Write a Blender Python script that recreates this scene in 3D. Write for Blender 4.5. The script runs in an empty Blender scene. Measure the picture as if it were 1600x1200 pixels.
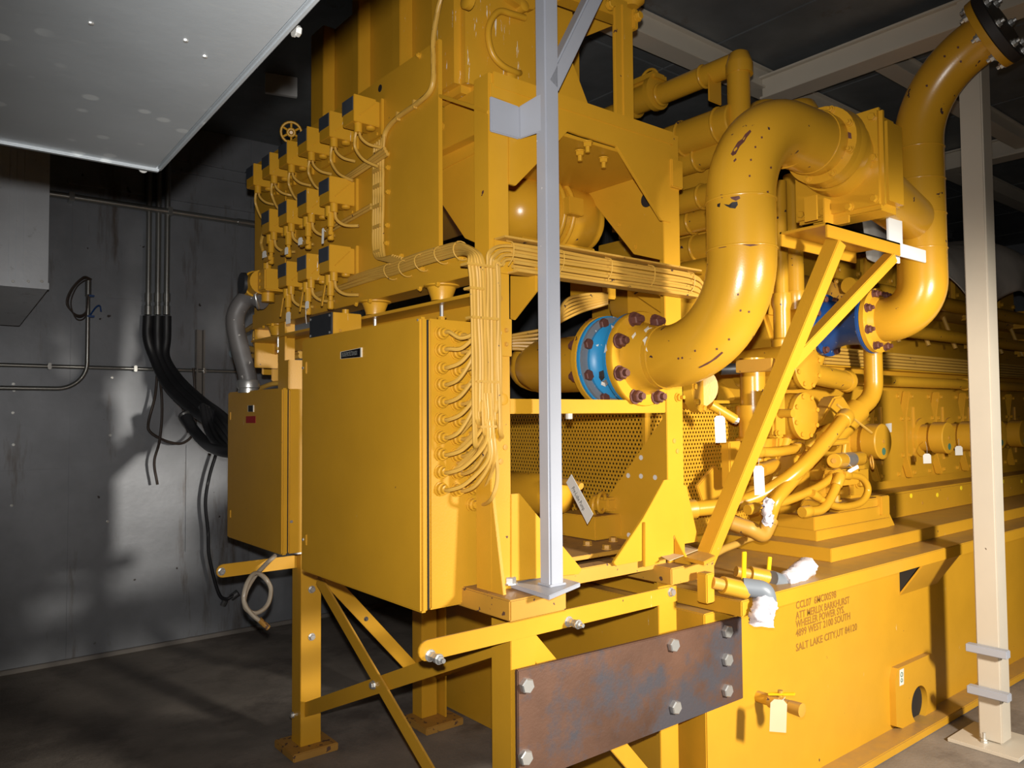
import bpy, bmesh, math, random
from mathutils import Vector as V, Matrix
random.seed(7)
S = bpy.context.scene
COL = S.collection
# ------------------------------------------------------------------ camera
HD, PT, RO, FPX = 0.89211308, 0.04024755, -0.00768627, 1218.2905
CAM = V((0, 0, 1.55))
fw = V((math.cos(HD)*math.cos(PT), math.sin(HD)*math.cos(PT), math.sin(PT)))
rt = V((math.sin(HD), -math.cos(HD), 0)); up = rt.cross(fw)
rt, up = math.cos(RO)*rt+math.sin(RO)*up, -math.sin(RO)*rt+math.cos(RO)*up
cd = bpy.data.cameras.new('camera'); cam = bpy.data.objects.new('camera', cd); COL.objects.link(cam)
cd.sensor_width = 36.0; cd.lens = 36.0*FPX/1600.0; cd.clip_start = 0.02
cam.matrix_world = Matrix(((rt.x, up.x, -fw.x, CAM.x), (rt.y, up.y, -fw.y, CAM.y), (rt.z, up.z, -fw.z, CAM.z), (0, 0, 0, 1)))
S.camera = cam
# ------------------------------------------------------------------ world, lights, exposure
w = bpy.data.worlds.new('world'); S.world = w; w.use_nodes = True
w.node_tree.nodes['Background'].inputs[0].default_value = (0.75, 0.85, 1.0, 1)
w.node_tree.nodes['Background'].inputs[1].default_value = 0.002
S.view_settings.view_transform = 'Standard'; S.view_settings.look = 'None'
S.view_settings.gamma = 1.0; S.view_settings.use_curve_mapping = False
S.view_settings.exposure = 0.0
def lamp(name, kind, loc, energy, color, size, target=None, spot=None, blend=0.5):
    d = bpy.data.lights.new(name, kind); d.energy = energy; d.color = color; d.shadow_soft_size = size
    o = bpy.data.objects.new(name, d); COL.objects.link(o); o.location = loc
    if target is not None:
        o.rotation_euler = (V(target)-V(loc)).to_track_quat('-Z', 'Y').to_euler()
    if spot: d.spot_size = math.radians(spot); d.spot_blend = blend
    return o
# the camera's own flash, a hand's breadth above the lens
lamp('camera_flash', 'SPOT', CAM+up*0.095+rt*0.0, 345, (1.0, 0.97, 0.93), 0.018, CAM+fw*3+rt*0.1, 94, 1.0)
# a work light standing to the right, outside the view, aimed at the engine skid
lamp('work_light', 'SPOT', (2.45, -0.90, 1.72), 770, (1.0, 0.94, 0.84), 0.15, (3.24, 1.9, 0.42), 88, 0.55)

# ------------------------------------------------------------------ pixel -> place
AX = {'X': 0, 'Y': 1, 'Z': 2}
def at(px, py, **k):
    d = fw+(px-800)/FPX*rt-(py-600)/FPX*up
    a, v = list(k.items())[0]; i = AX[a]
    return CAM+d*((v-CAM[i])/d[i])

# ------------------------------------------------------------------ materials
def nn(nt, t, **kw):
    n = nt.nodes.new(t)
    for k, v in kw.items(): setattr(n, k, v)
    return n
def ramp(nt, src, stops):
    r = nn(nt, 'ShaderNodeValToRGB'); nt.links.new(src, r.inputs[0])
    e = r.color_ramp.elements
    while len(e) < len(stops): e.new(0.5)
    for q, (p, c) in zip(e, stops):
        q.position = p; q.color = c if len(c) == 4 else (*c, 1)
    return r.outputs[0]
def noise(nt, co, scale, detail=4, rough=0.6, sc=None):
    n = nn(nt, 'ShaderNodeTexNoise'); n.inputs['Scale'].default_value = scale
    n.inputs['Detail'].default_value = detail; n.inputs['Roughness'].default_value = rough
    if sc:
        m = nn(nt, 'ShaderNodeMapping'); m.inputs['Scale'].default_value = sc
        nt.links.new(co, m.inputs[0]); co = m.outputs[0]
    nt.links.new(co, n.inputs['Vector']); return n.outputs[0]
def mix(nt, fac, a, b):
    m = nn(nt, 'ShaderNodeMix', data_type='RGBA')
    for i, s in ((0, fac), (6, a), (7, b)):
        if hasattr(s, 'is_linked'): nt.links.new(s, m.inputs[i])
        else: m.inputs[i].default_value = s if isinstance(s, float) else (*s, 1)
    return m.outputs[2]
MATS = {}
def material(name, base, rough=0.4, metal=0.0, var=0.0, chips=None, streak=None, dust=None, stain=None, bump=0.0, spec=0.5, bscale=180, coat=0.0, spots=None):
    m = bpy.data.materials.new(name); m.use_nodes = True; nt = m.node_tree
    b = nt.nodes['Principled BSDF']
    b.inputs['Roughness'].default_value = rough; b.inputs['Metallic'].default_value = metal
    b.inputs['Specular IOR Level'].default_value = spec; b.inputs['Coat Weight'].default_value = coat
    geo = nn(nt, 'ShaderNodeNewGeometry'); co = geo.outputs['Position']
    col = base
    if var:
        f = ramp(nt, noise(nt, co, 3.0), [(0.3, (0, 0, 0)), (0.7, (1, 1, 1))])
        col = mix(nt, f, tuple(c*(1-var) for c in base), tuple(min(1, c*(1+var)) for c in base))
    if stain:
        f = ramp(nt, noise(nt, co, stain[1], 8, 0.7, stain[3] if len(stain) > 3 else None), [(stain[2], (0, 0, 0)), (stain[2]+0.12, (1, 1, 1))])
        col = mix(nt, f, col, stain[0])
    if dust:
        sx = nn(nt, 'ShaderNodeSeparateXYZ'); nt.links.new(geo.outputs['Normal'], sx.inputs[0])
        f1 = ramp(nt, sx.outputs[2], [(0.75, (0, 0, 0)), (0.98, (1, 1, 1))])
        f2 = ramp(nt, noise(nt, co, 14, 5), [(0.2, (0.45, 0.45, 0.45)), (0.75, (0.95, 0.95, 0.95))])
        mm = nn(nt, 'ShaderNodeMath', operation='MULTIPLY'); nt.links.new(f1, mm.inputs[0]); nt.links.new(f2, mm.inputs[1])
        col = mix(nt, mm.outputs[0], col, dust)
    if streak:
        f = ramp(nt, noise(nt, co, 1.0, 5, 0.7, (60, 60, 7)), [(streak[1], (0, 0, 0)), (streak[1]+0.03, (1, 1, 1))])
        col = mix(nt, f, col, streak[0])
    if spots:
        vo = nn(nt, 'ShaderNodeTexVoronoi'); vo.inputs['Scale'].default_value = 21; nt.links.new(co, vo.inputs['Vector'])
        f1 = ramp(nt, vo.outputs['Distance'], [(0.20, (1, 1, 1)), (0.27, (0, 0, 0))])
        f2 = ramp(nt, noise(nt, co, 2.6, 3), [(0.47, (0, 0, 0)), (0.56, (0.8, 0.8, 0.8))])
        mm = nn(nt, 'ShaderNodeMath', operation='MULTIPLY'); nt.links.new(f1, mm.inputs[0]); nt.links.new(f2, mm.inputs[1])
        col = mix(nt, mm.outputs[0], col, spots)
    if chips:
        f = ramp(nt, noise(nt, co, chips[2], 3, 0.55), [(chips[1], (0, 0, 0)), (chips[1]+0.012, (1, 1, 1))])
        col = mix(nt, f, col, chips[0])
    if isinstance(col, tuple): b.inputs['Base Color'].default_value = (*col, 1)
    else: nt.links.new(col, b.inputs['Base Color'])
    if bump:
        bp = nn(nt, 'ShaderNodeBump'); bp.inputs['Strength'].default_value = bump; bp.inputs['Distance'].default_value = 0.01
        nt.links.new(noise(nt, co, bscale, 3), bp.inputs['Height']); nt.links.new(bp.outputs[0], b.inputs['Normal'])
    MATS[name] = m; return m
YEL = (0.56, 0.285, 0.018)
material('yellow_paint', YEL, 0.36, 0, 0.06, ((0.10, 0.045, 0.03), 0.755, 26), ((0.70, 0.55, 0.32), 0.705), (0.30, 0.185, 0.075), None, 0.05, 0.45)
material('pipe_paint', YEL, 0.27, 0, 0.05, ((0.055, 0.03, 0.03), 0.70, 19), None, None, None, 0.03, 0.5)
material('cable_paint', (0.55, 0.315, 0.055), 0.42, 0, 0.08, ((0.06, 0.035, 0.03), 0.70, 40))
material('rusty_paint', (0.50, 0.25, 0.03), 0.5, 0, 0.1, ((0.10, 0.05, 0.035), 0.66, 30), None, (0.22, 0.13, 0.07))
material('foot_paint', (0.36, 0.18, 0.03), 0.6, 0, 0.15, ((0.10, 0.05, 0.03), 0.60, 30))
material('worn_tank', YEL, 0.4, 0, 0.06, None, ((0.80, 0.72, 0.60), 0.63))
material('handle_yellow', (0.80, 0.52, 0.01), 0.35)
material('dot_yellow', (0.95, 0.72, 0.02), 0.5)
material('grey_paint', (0.34, 0.355, 0.40), 0.38, 0, 0.05, ((0.8, 0.78, 0.74), 0.735, 30), None, None, None, 0.03)
material('cream_paint', (0.50, 0.445, 0.36), 0.45, 0, 0.04, ((0.10, 0.07, 0.05), 0.76, 24))
material('white_paint', (0.72, 0.72, 0.70), 0.5, 0, 0.03)
material('galv_duct', (0.31, 0.335, 0.355), 0.42, 0.5, 0.10, None, None, None, ((0.33, 0.35, 0.36), 9, 0.60, (1.0, 3.2, 1)), 0.03, 0.5, 60, spots=(0.46, 0.49, 0.50))
material('galv_unit', (0.62, 0.65, 0.69), 0.42, 0.5, 0.10, None, None, None, ((0.33, 0.35, 0.36), 9, 0.60, (1.0, 3.2, 1)), 0.03, 0.5, 60)
material('galv_wall', (0.20, 0.209, 0.226), 0.42, 0.40, 0.15, ((0.03, 0.022, 0.018), 0.72, 8), None, None, ((0.085, 0.062, 0.045), 1.7, 0.55, (2.2, 2.2, 0.30)), 0.05, 0.5, 25)
material('ceiling_metal', (0.17, 0.18, 0.185), 0.5, 0.4, 0.2, None, None, None, ((0.10, 0.06, 0.035), 2.2, 0.60), 0.04, 0.5, 20)
material('floor_concrete', (0.20, 0.172, 0.145), 0.62, 0, 0.25, ((0.32, 0.30, 0.27), 0.745, 45), None, None, ((0.12, 0.10, 0.085), 1.3, 0.5), 0.25, 0.5, 60)
material('rusty_steel', (0.105, 0.052, 0.032), 0.5, 0.2, 0.35, ((0.62, 0.58, 0.55), 0.76, 22), ((0.55, 0.5, 0.46), 0.74), None, ((0.062, 0.056, 0.064), 3.6, 0.48), 0.12, 0.5, 90)
material('zinc', (0.62, 0.62, 0.60), 0.35, 0.8, 0.1)
material('steel_dark', (0.20, 0.20, 0.20), 0.35, 0.8, 0.1)
material('conduit_metal', (0.42, 0.42, 0.40), 0.3, 0.85, 0.15)
material('flex_grey', (0.13, 0.122, 0.118), 0.5, 0, 0.2, ((0.5, 0.48, 0.45), 0.68, 40))
material('rust_bolt', (0.115, 0.040, 0.028), 0.6, 0.1, 0.25, ((0.75, 0.68, 0.6), 0.76, 60))
material('bright_blue', (0.02, 0.235, 0.48), 0.42, 0, 0.12, ((0.62, 0.62, 0.58), 0.66, 30))
material('dark_blue', (0.010, 0.055, 0.20), 0.4, 0, 0.15, ((0.30, 0.32, 0.33), 0.68, 34))
material('flange_grey', (0.20, 0.215, 0.24), 0.5, 0.2, 0.15, ((0.8, 0.77, 0.7), 0.70, 25))
material('black_rubber', (0.018, 0.018, 0.02), 0.45, 0, 0.3)
material('brown_wire', (0.045, 0.03, 0.022), 0.6)
material('clear_hose', (0.40, 0.34, 0.26), 0.2, 0, 0.1)
material('black_panel', (0.022, 0.024, 0.028), 0.45, 0, 0.3, ((0.3, 0.3, 0.3), 0.74, 60))
material('name_blue', (0.048, 0.055, 0.068), 0.45, 0, 0.25)
material('plate_black', (0.006, 0.005, 0.006), 0.4)
material('plate_white', (0.80, 0.74, 0.60), 0.5)
material('text_grey', (0.30, 0.31, 0.30), 0.6)
material('stencil_brown', (0.27, 0.125, 0.016), 0.6)
material('red_label', (0.36, 0.012, 0.014), 0.5)
material('green_print', (0.07, 0.17, 0.11), 0.5)
material('paper_tag', (0.66, 0.63, 0.57), 0.7, 0, 0.06)
material('card_tag', (0.52, 0.40, 0.24), 0.7, 0, 0.06)
material('wrap_white', (0.66, 0.61, 0.64), 0.5, 0, 0.08, None, None, None, None, 0.25, 0.5, 60)
material('pvc_grey', (0.17, 0.19, 0.215), 0.42)
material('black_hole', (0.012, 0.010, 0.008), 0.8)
material('gasket_black', (0.018, 0.014, 0.013), 0.6, 0, 0.3)
material('sticker_blue', (0.30, 0.42, 0.50), 0.5)
material('cloth_grey', (0.44, 0.41, 0.37), 0.85, 0, 0.2)
material('dirty_steel', (0.19, 0.17, 0.15), 0.55, 0.3, 0.25)

# ------------------------------------------------------------------ builders
WO = {}
def thing(name, label, cat, loc, group=None):
    o = bpy.data.objects.new(name, None); COL.objects.link(o); o.location = loc
    o.empty_display_size = 0.1
    o['label'] = label; o['category'] = cat
    if group: o['group'] = group
    WO[o.name] = V(loc); return o
def tag(o, label, cat, group=None):
    o['label'] = label; o['category'] = cat
    if group: o['group'] = group
    return o
def struct(o, label=None):
    o['kind'] = 'structure'
    if label: o['label'] = label
    return o
def link(name, me, loc, parent=None):
    o = bpy.data.objects.new(name, me); COL.objects.link(o)
    if parent is not None:
        o.parent = parent; o.location = V(loc)-WO[parent.name]
    else: o.location = loc
    WO[o.name] = V(loc); return o
def mk(name, verts, faces, mat, parent=None, smooth=None, base=False):
    vs = [V(v) for v in verts]
    lo = V([min(v[i] for v in vs) for i in range(3)]); hi = V([max(v[i] for v in vs) for i in range(3)])
    c = (lo+hi)/2
    if base: c.z = lo.z
    me = bpy.data.meshes.new(name); me.from_pydata([v-c for v in vs], [], faces)
    bm = bmesh.new(); bm.from_mesh(me); bmesh.ops.recalc_face_normals(bm, faces=bm.faces); bm.to_mesh(me); bm.free()
    me.materials.append(MATS[mat])
    if smooth is not None:
        me.shade_smooth(); me.set_sharp_from_angle(angle=math.radians(smooth))
    return link(name, me, c, parent)
CUBF = [(0, 1, 3, 2), (4, 6, 7, 5), (0, 4, 5, 1), (2, 3, 7, 6), (0, 2, 6, 4), (1, 5, 7, 3)]
def bev(o, r, seg=2):
    if r <= 0: return o
    bm = bmesh.new(); bm.from_mesh(o.data)
    bmesh.ops.bevel(bm, geom=[e for e in bm.edges if e.calc_face_angle(0) > 0.5], offset=r, segments=seg, affect='EDGES', clamp_overlap=True)
    bm.to_mesh(o.data); bm.free(); o.data.shade_smooth(); o.data.set_sharp_from_angle(angle=math.radians(38)); return o
def box(name, a, b, mat, parent=None, r=0.003):
    lo = [min(a[i], b[i]) for i in range(3)]; hi = [max(a[i], b[i]) for i in range(3)]
    vs = [(x, y, z) for x in (lo[0], hi[0]) for y in (lo[1], hi[1]) for z in (lo[2], hi[2])]
    return bev(mk(name, vs, CUBF, mat, parent), min(r, 0.45*min(hi[i]-lo[i] for i in range(3))))
def frame_of(d, hint=None):
    d = V(d).normalized()
    h = V(hint) if hint is not None else (V((0, 0, 1)) if abs(d.z) < 0.9 else V((1, 0, 0)))
    u = (h-d*h.dot(d)).normalized(); return d, u, d.cross(u)
def bar(name, p, q, wu, wv, mat, parent=None, hint=None, r=0.002):
    p, q = V(p), V(q); d, u, v = frame_of(q-p, hint)
    vs = [e+u*(s*wu/2)+v*(t*wv/2) for e in (p, q) for s in (-1, 1) for t in (-1, 1)]
    return bev(mk(name, vs, CUBF, mat, parent), min(r, 0.4*min(wu, wv)))
def prism(name, pts, vec, mat, parent=None, r=0.0):
    pts = [V(p) for p in pts]; n = len(pts); vec = V(vec)
    vs = pts+[p+vec for p in pts]
    fs = [tuple(range(n)), tuple(range(2*n-1, n-1, -1))]+[(i, (i+1) % n, n+(i+1) % n, n+i) for i in range(n)]
    return bev(mk(name, vs, fs, mat, parent), r)
def plate(name, px, mat, parent=None, t=0.012, r=0.0015, **k):
    a = list(k)[0]; vec = [0, 0, 0]; vec[AX[a]] = t
    return prism(name, [at(x, y, **k) for x, y in px], vec, mat, parent, r)
def lathe(name, p, d, prof, mat, parent=None, seg=28, smooth=35):
    """prof: list of (distance along d, radius)"""
    p = V(p); d, u, v = frame_of(d); vs, fs = [], []
    for s, r in prof:
        for i in range(seg):
            a = 2*math.pi*i/seg; vs.append(p+d*s+(u*math.cos(a)+v*math.sin(a))*max(r, 1e-5))
    for j in range(len(prof)-1):
        for i in range(seg):
            fs.append((j*seg+i, j*seg+(i+1) % seg, (j+1)*seg+(i+1) % seg, (j+1)*seg+i))
    fs.append(tuple(range(seg))); fs.append(tuple(range((len(prof)-1)*seg, len(prof)*seg)))
    return mk(name, vs, fs, mat, parent, smooth)
def cyl(name, p, q, r, mat, parent=None, seg=24, c=0.0):
    p, q = V(p), V(q); L = (q-p).length
    prof = [(0, r), (L, r)] if not c else [(0, r-c), (c, r), (L-c, r), (L, r-c)]
    return lathe(name, p, q-p, prof, mat, parent, seg)
def smoothpath(pts, n=8):
    pts = [V(p) for p in pts]
    if len(pts) < 3: return pts
    P = [pts[0]*2-pts[1]]+pts+[pts[-1]*2-pts[-2]]; out = []
    for i in range(1, len(P)-2):
        a, b, c, d = P[i-1], P[i], P[i+1], P[i+2]
        for k in range(n):
            t = k/n
            out.append(0.5*((2*b)+(c-a)*t+(2*a-5*b+4*c-d)*t*t+(3*b-a-3*c+d)*t**3))
    return out+[pts[-1]]
def fillet(pts, rad, n=8):
    pts = [V(p) for p in pts]; out = [pts[0]]
    for i in range(1, len(pts)-1):
        r = rad[i-1] if isinstance(rad, (list, tuple)) else rad
        a = (pts[i-1]-pts[i]).normalized(); b = (pts[i+1]-pts[i]).normalized()
        ang = a.angle(b); t = r/math.tan(ang/2)
        s, e = pts[i]+a*t, pts[i]+b*t; c = pts[i]+(a+b).normalized()*(r/math.sin(ang/2))
        va, vb = s-c, e-c; tot = va.angle(vb)
        for k in range(n+1):
            f = k/n; out.append(c+(va*math.sin((1-f)*tot)+vb*math.sin(f*tot))/math.sin(tot))
    return out+[pts[-1]]
def sweep(name, path, r, mat, parent=None, seg=14, caps=True):
    path = [V(p) for p in path]; q = [path[0]]
    for p in path[1:]:
        if (p-q[-1]).length > 1e-5: q.append(p)
    path = q; n = len(path); rs = r if isinstance(r, (list, tuple)) else None
    d0, u, v = frame_of(path[1]-path[0]); vs, fs = [], []; prev = d0
    for i, p in enumerate(path):
        d = (path[min(i+1, n-1)]-path[max(i-1, 0)]).normalized()
        u = prev.rotation_difference(d) @ u; u = (u-d*u.dot(d)).normalized(); v = d.cross(u); prev = d
        rr = rs[min(len(rs)-1, i*len(rs)//n)] if rs else r
        for k in range(seg):
            a = 2*math.pi*k/seg; vs.append(p+(u*math.cos(a)+v*math.sin(a))*rr)
    for i in range(n-1):
        for k in range(seg): fs.append((i*seg+k, i*seg+(k+1) % seg, (i+1)*seg+(k+1) % seg, (i+1)*seg+k))
    if caps: fs += [tuple(range(seg)), tuple(range((n-1)*seg, n*seg))]
    return mk(name, vs, fs, mat, parent, 45)
def tube(name, pts, r, mat, parent=None, seg=8, n=7):
    return sweep(name, smoothpath(pts, n), r, mat, parent, seg)
def ring(name, p, d, R, r, mat, parent=None, seg=28, s2=8):
    d, u, v = frame_of(d); p = V(p); vs, fs = [], []
    for i in range(seg):
        a = 2*math.pi*i/seg; e = u*math.cos(a)+v*math.sin(a)
        for k in range(s2):
            b = 2*math.pi*k/s2; vs.append(p+e*(R+r*math.cos(b))+d*(r*math.sin(b)))
    for i in range(seg):
        for k in range(s2):
            fs.append((i*s2+k, ((i+1) % seg)*s2+k, ((i+1) % seg)*s2+(k+1) % s2, i*s2+(k+1) % s2))
    return mk(name, vs, fs, mat, parent, 60)
BM = {}
def bolt(p, d, r, parent, mat='yellow_paint', h=None, stud=0.0, name='bolt', washer=True):
    """hex head on a washer, with an optional stud end; alike bolts share one mesh"""
    d = V(d).normalized(); h = h or r*0.9; key = (tuple(round(x, 3) for x in d), r, mat, h, stud, washer)
    if key not in BM:
        dd, u, v = frame_of(d); vs, fs = [], []
        def layer(z0, z1, rad, n, top=1.0):
            b = len(vs)
            for z, k in ((z0, 1), (z1, top)):
                for i in range(n):
                    a = 2*math.pi*(i+0.25)/n; vs.append(dd*z+(u*math.cos(a)+v*math.sin(a))*rad*k)
            for i in range(n): fs.append((b+i, b+(i+1) % n, b+n+(i+1) % n, b+n+i))
            fs.append(tuple(range(b, b+n))); fs.append(tuple(range(b+n, b+2*n)))
        z = -0.001
        if washer: layer(z, r*0.22, r*1.25, 12); z = r*0.2
        layer(z, z+h*0.82, r, 6); layer(z+h*0.82, z+h, r, 6, 0.86)
        if stud: layer(z+h*0.95, z+h+stud, r*0.55, 8)
        me = bpy.data.meshes.new('bolt'); me.from_pydata(vs, [], fs); me.materials.append(MATS[mat])
        bm = bmesh.new(); bm.from_mesh(me); bmesh.ops.recalc_face_normals(bm, faces=bm.faces); bm.to_mesh(me); bm.free()
        BM[key] = me
    return link(name, BM[key], p, parent)
def text(name, s, p, xd, ud, size, mat, parent, xs=1.0, proud=0.0008, bold=0.0):
    cu = bpy.data.curves.new(name, 'FONT'); cu.body = s; cu.size = size; cu.resolution_u = 2; cu.offset = bold
    tmp = bpy.data.objects.new('tmp', cu); COL.objects.link(tmp)
    bpy.context.view_layer.update()
    me = bpy.data.meshes.new_from_object(tmp); bpy.data.objects.remove(tmp)
    xd, ud = V(xd).normalized(), V(ud).normalized(); nd = xd.cross(ud)
    M = Matrix((xd*xs, ud, nd)).transposed()
    for v in me.vertices: v.co = M @ v.co+nd*proud
    me.materials.clear(); me.materials.append(MATS[mat])
    return link(name, me, p, parent)
def disc_pts(c, d, R, n, ph=0.0):
    d, u, v = frame_of(d); c = V(c)
    return [c+(u*math.cos(2*math.pi*(i+ph)/n)+v*math.sin(2*math.pi*(i+ph)/n))*R for i in range(n)]
def paper(name, p, d1, d2, a, b, mat, label, cat, tie=None, t=0.001):
    """a tag on a string: edge vectors d1*a, d2*b from corner p, clipped corners, tied at a point"""
    d1, d2 = V(d1).normalized(), V(d2).normalized(); p = V(p); k = min(a, b)*0.22
    pts = [p+d1*k, p+d1*(a-k), p+d1*a+d2*k, p+d1*a+d2*b, p+d2*b, p+d2*k]
    o = prism(name, pts, d1.cross(d2)*t, mat)
    tag(o, label, cat)
    if tie is not None:
        h = p+d1*(a/2)+d2*k*0.6; tube('string', [h, h.lerp(V(tie), 0.5)+V((0.004, -0.003, 0)), tie], 0.0012, 'paper_tag', o, 5, 3)
    return o
XM, YM, ZP = V((-1, 0, 0)), V((0, -1, 0)), V((0, 0, 1))

YF, XF, YS = 1.90, 1.52, 1.82     # frame front, stand front, skid side
YW, ZC = 5.69, 3.62               # back wall, ceiling

# ================================================================== THE ROOM
fl = struct(box('floor', (-3, -3, -0.12), (11, YW+0.02, 0), 'floor_concrete', None, 0), 'dark stained concrete floor')
cl = struct(box('ceiling', (-3, -3, ZC+0.012), (11, YW+0.1, ZC+0.08), 'ceiling_metal', None, 0), 'dark galvanised sheet ceiling with rust patches')
xs = [-3, -1.9, -0.8, 0.3, 1.4, 2.5, 3.6, 4.7, 5.8, 6.9, 8.0, 9.1, 10.2, 11]
for i in range(len(xs)-1):
    for y0, y1 in ((-3, 0.2), (0.2, 3.0), (3.0, YW)):
        box('panel', (xs[i]+0.006, y0+0.006, ZC), (xs[i+1]-0.006, y1-0.006, ZC+0.013), 'ceiling_metal', cl, 0.002)
wb = struct(box('wall_back', (-3, YW, 0), (11, YW+0.1, ZC+0.08), 'galv_wall', None, 0), 'stained galvanised sheet metal wall')
ws = [-3, -1.6, -0.3, 0.93, 2.10, 3.3, 4.5, 5.7, 6.9, 8.1, 9.3, 11]
for i in range(len(ws)-1):
    z1 = [0.0, 1.235, ZC]
    for a, b in zip(z1, z1[1:]):
        box('panel', (ws[i]+0.002, YW-0.006+0.002*(i % 2), a+0.002), (ws[i+1]-0.002, YW+0.001, b-0.002), 'galv_wall', wb, 0.0015)
box('panel', at(291, 700, Y=YW-0.012)+V((0, 0, 0.02)), V((2.75, YW-0.004, 0.62)), 'galv_wall', wb, 0.001)
box('seam_strip', at(165, 458, Y=YW-0.012), at(228, 470, Y=YW-0.004), 'galv_wall', wb, 0.001)
for px, py in ((21, 600), (20, 645), (21, 695), (18, 790), (22, 610), (172, 680), (148, 1005), (168, 815), (90, 1046), (134, 1036), (150, 1032), (180, 1024), (236, 1011), (285, 1001), (310, 996), (20, 1048), (175, 590)):
    bolt(at(px, py, Y=YW-0.006), YM, 0.007, wb, 'steel_dark' if py > 900 else 'conduit_metal', name='rivet')
box('sill_strip', (-3, YW-0.03, 0), (11, YW-0.004, 0.028), 'dirty_steel', wb, 0.003)
struct(box('wall_end', (10.9, -3, 0), (11.0, YW, ZC), 'galv_wall', None, 0), 'galvanised sheet end wall behind the engine')
struct(box('wall_left', (-3.1, -3, 0), (-3.0, YW, ZC), 'galv_wall', None, 0), 'galvanised sheet side wall')
struct(box('wall_front', (-3, -3.1, 0), (11, -3.0, ZC), 'galv_wall', None, 0), 'galvanised sheet wall opposite the engine')
for j, z in enumerate((270, 287, 330)):
    p = at(395, z, Y=YW-0.02)
    o = struct(bar('trim_%d' % (j+1), (0.9, YW-0.012, p.z), (4.6, YW-0.012, p.z), 0.02, 0.02, 'galv_wall', None), 'thin horizontal rib on the galvanised wall')
# ceiling beams, cream
def channel_beam(name, p, q, wdt, hgt, mat, label):
    o = struct(bar(name, p, q, hgt, wdt, mat, None), label)
    d, u, v = frame_of(V(q)-V(p))
    for s in (1, -1):
        bar('flange', V(p)-u*hgt*0.48*s, V(q)-u*hgt*0.48*s, 0.012, wdt*1.6, mat, o)
    return o
channel_beam('trim_4', (2.0, 2.66, 3.55), (9.5, 2.66, 3.55), 0.08, 0.12, 'cream_paint', 'cream ceiling beam running along the engine')
channel_beam('trim_5', (4.10, 2.62, 3.485), (4.10, -2.9, 3.485), 0.10, 0.13, 'cream_paint', 'cream ceiling cross beam above the tall yellow pipes')
channel_beam('trim_6', (6.6, 5.6, 3.54), (6.6, -2.9, 3.54), 0.10, 0.14, 'cream_paint', 'cream ceiling cross beam far along the room')
channel_beam('trim_7', (2.0, 3.75, 3.57), (9.5, 3.75, 3.57), 0.06, 0.08, 'ceiling_metal', 'grey ceiling rib behind the engine frame')
channel_beam('trim_8', (4.3, 2.05, 3.56), (9.5, 2.05, 3.56), 0.07, 0.10, 'cream_paint', 'thin cream ceiling beam behind the tall pipe')

# ================================================================== OVERHEAD DUCT and WALL DUCT
ZD = 2.03
c0 = at(246, 264, Z=ZD)
t = thing('overhead_duct', 'large galvanised overhead duct with spotted underside at upper left', 'duct', (c0.x-0.7, c0.y-1.0, ZD))
c1 = at(483, 3, Z=ZD)
e = (c1-c0).normalized()
A = c0; B = c0+e*2.4; Cc = B+V((-1.6, 0, 0)); D = A+V((-1.6, 0, 0))
prism('duct_body', [A, B, Cc, D], (0, 0, 0.62), 'galv_duct', t, 0.004)
n_in = V((-1, 0, 0))
bar('seam_flange', A+V((0.004, 0.004, 0.006)), D+V((0, 0.004, 0.006)), 0.022, 0.012, 'galv_duct', t)
bar('seam_flange', A+V((0.004, 0, 0.006)), B+V((0.004, 0, 0.006)), 0.018, 0.008, 'galv_duct', t)
for k, s in ((226, 258), (448, 40)):
    q = at(k, s+3, Z=ZD+0.004); bolt(q+(V((0.01, 0, 0)) if k > 300 else V((0, 0.012, 0))), V((0, 1, 0)) if k < 300 else V((1, 0, 0)), 0.007, t, 'zinc', name='screw')
for k, s in ((142, 36), (290, 63), (320, 88), (66, 232)):
    q = at(k, s, Z=ZD); lathe('rivet', q+V((0, 0, 0.001)), (0, 0, -1), [(0, 0.004), (0.0025, 0.003), (0.003, 0.0)], 'zinc', t, 8)

d0 = at(78, 274, Y=5.05); d1 = at(76, 452, Y=5.05)
t = thing('wall_duct', 'galvanised box duct fixed to the back wall at far left', 'duct', (d0.x-0.5, 5.3, d1.z-0.25))
ZT = 3.25
box('duct_body', (d0.x-1.3, 5.05, d1.z), (d0.x, YW-0.01, ZT), 'galv_unit', t, 0.004)
box('seam_flange', (d0.x-1.3, 5.043, d1.z-0.002), (d0.x+0.004, 5.06, d1.z+0.035), 'galv_unit', t, 0.002)
zz = at(30, 508, Y=5.3).z
prism('sloped_bottom', [(d0.x, 5.05, d1.z), (d0.x, YW-0.012, d1.z), (d0.x-0.02, YW-0.012, zz+0.12), (d0.x-0.1, 5.35, zz)], (-1.2, 0, 0), 'galv_unit', t, 0.003)
for k in (20, 44, 65): bolt(at(k, 440, Y=5.045), YM, 0.008, t, 'zinc', name='screw')
for k in (15, 26, 38): 
    q = at(k, 300, Y=5.05); box('rib', (q.x, 5.046, d1.z+0.04), (q.x+0.006, 5.052, ZT-0.01), 'galv_unit', t, 0.001)

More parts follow.
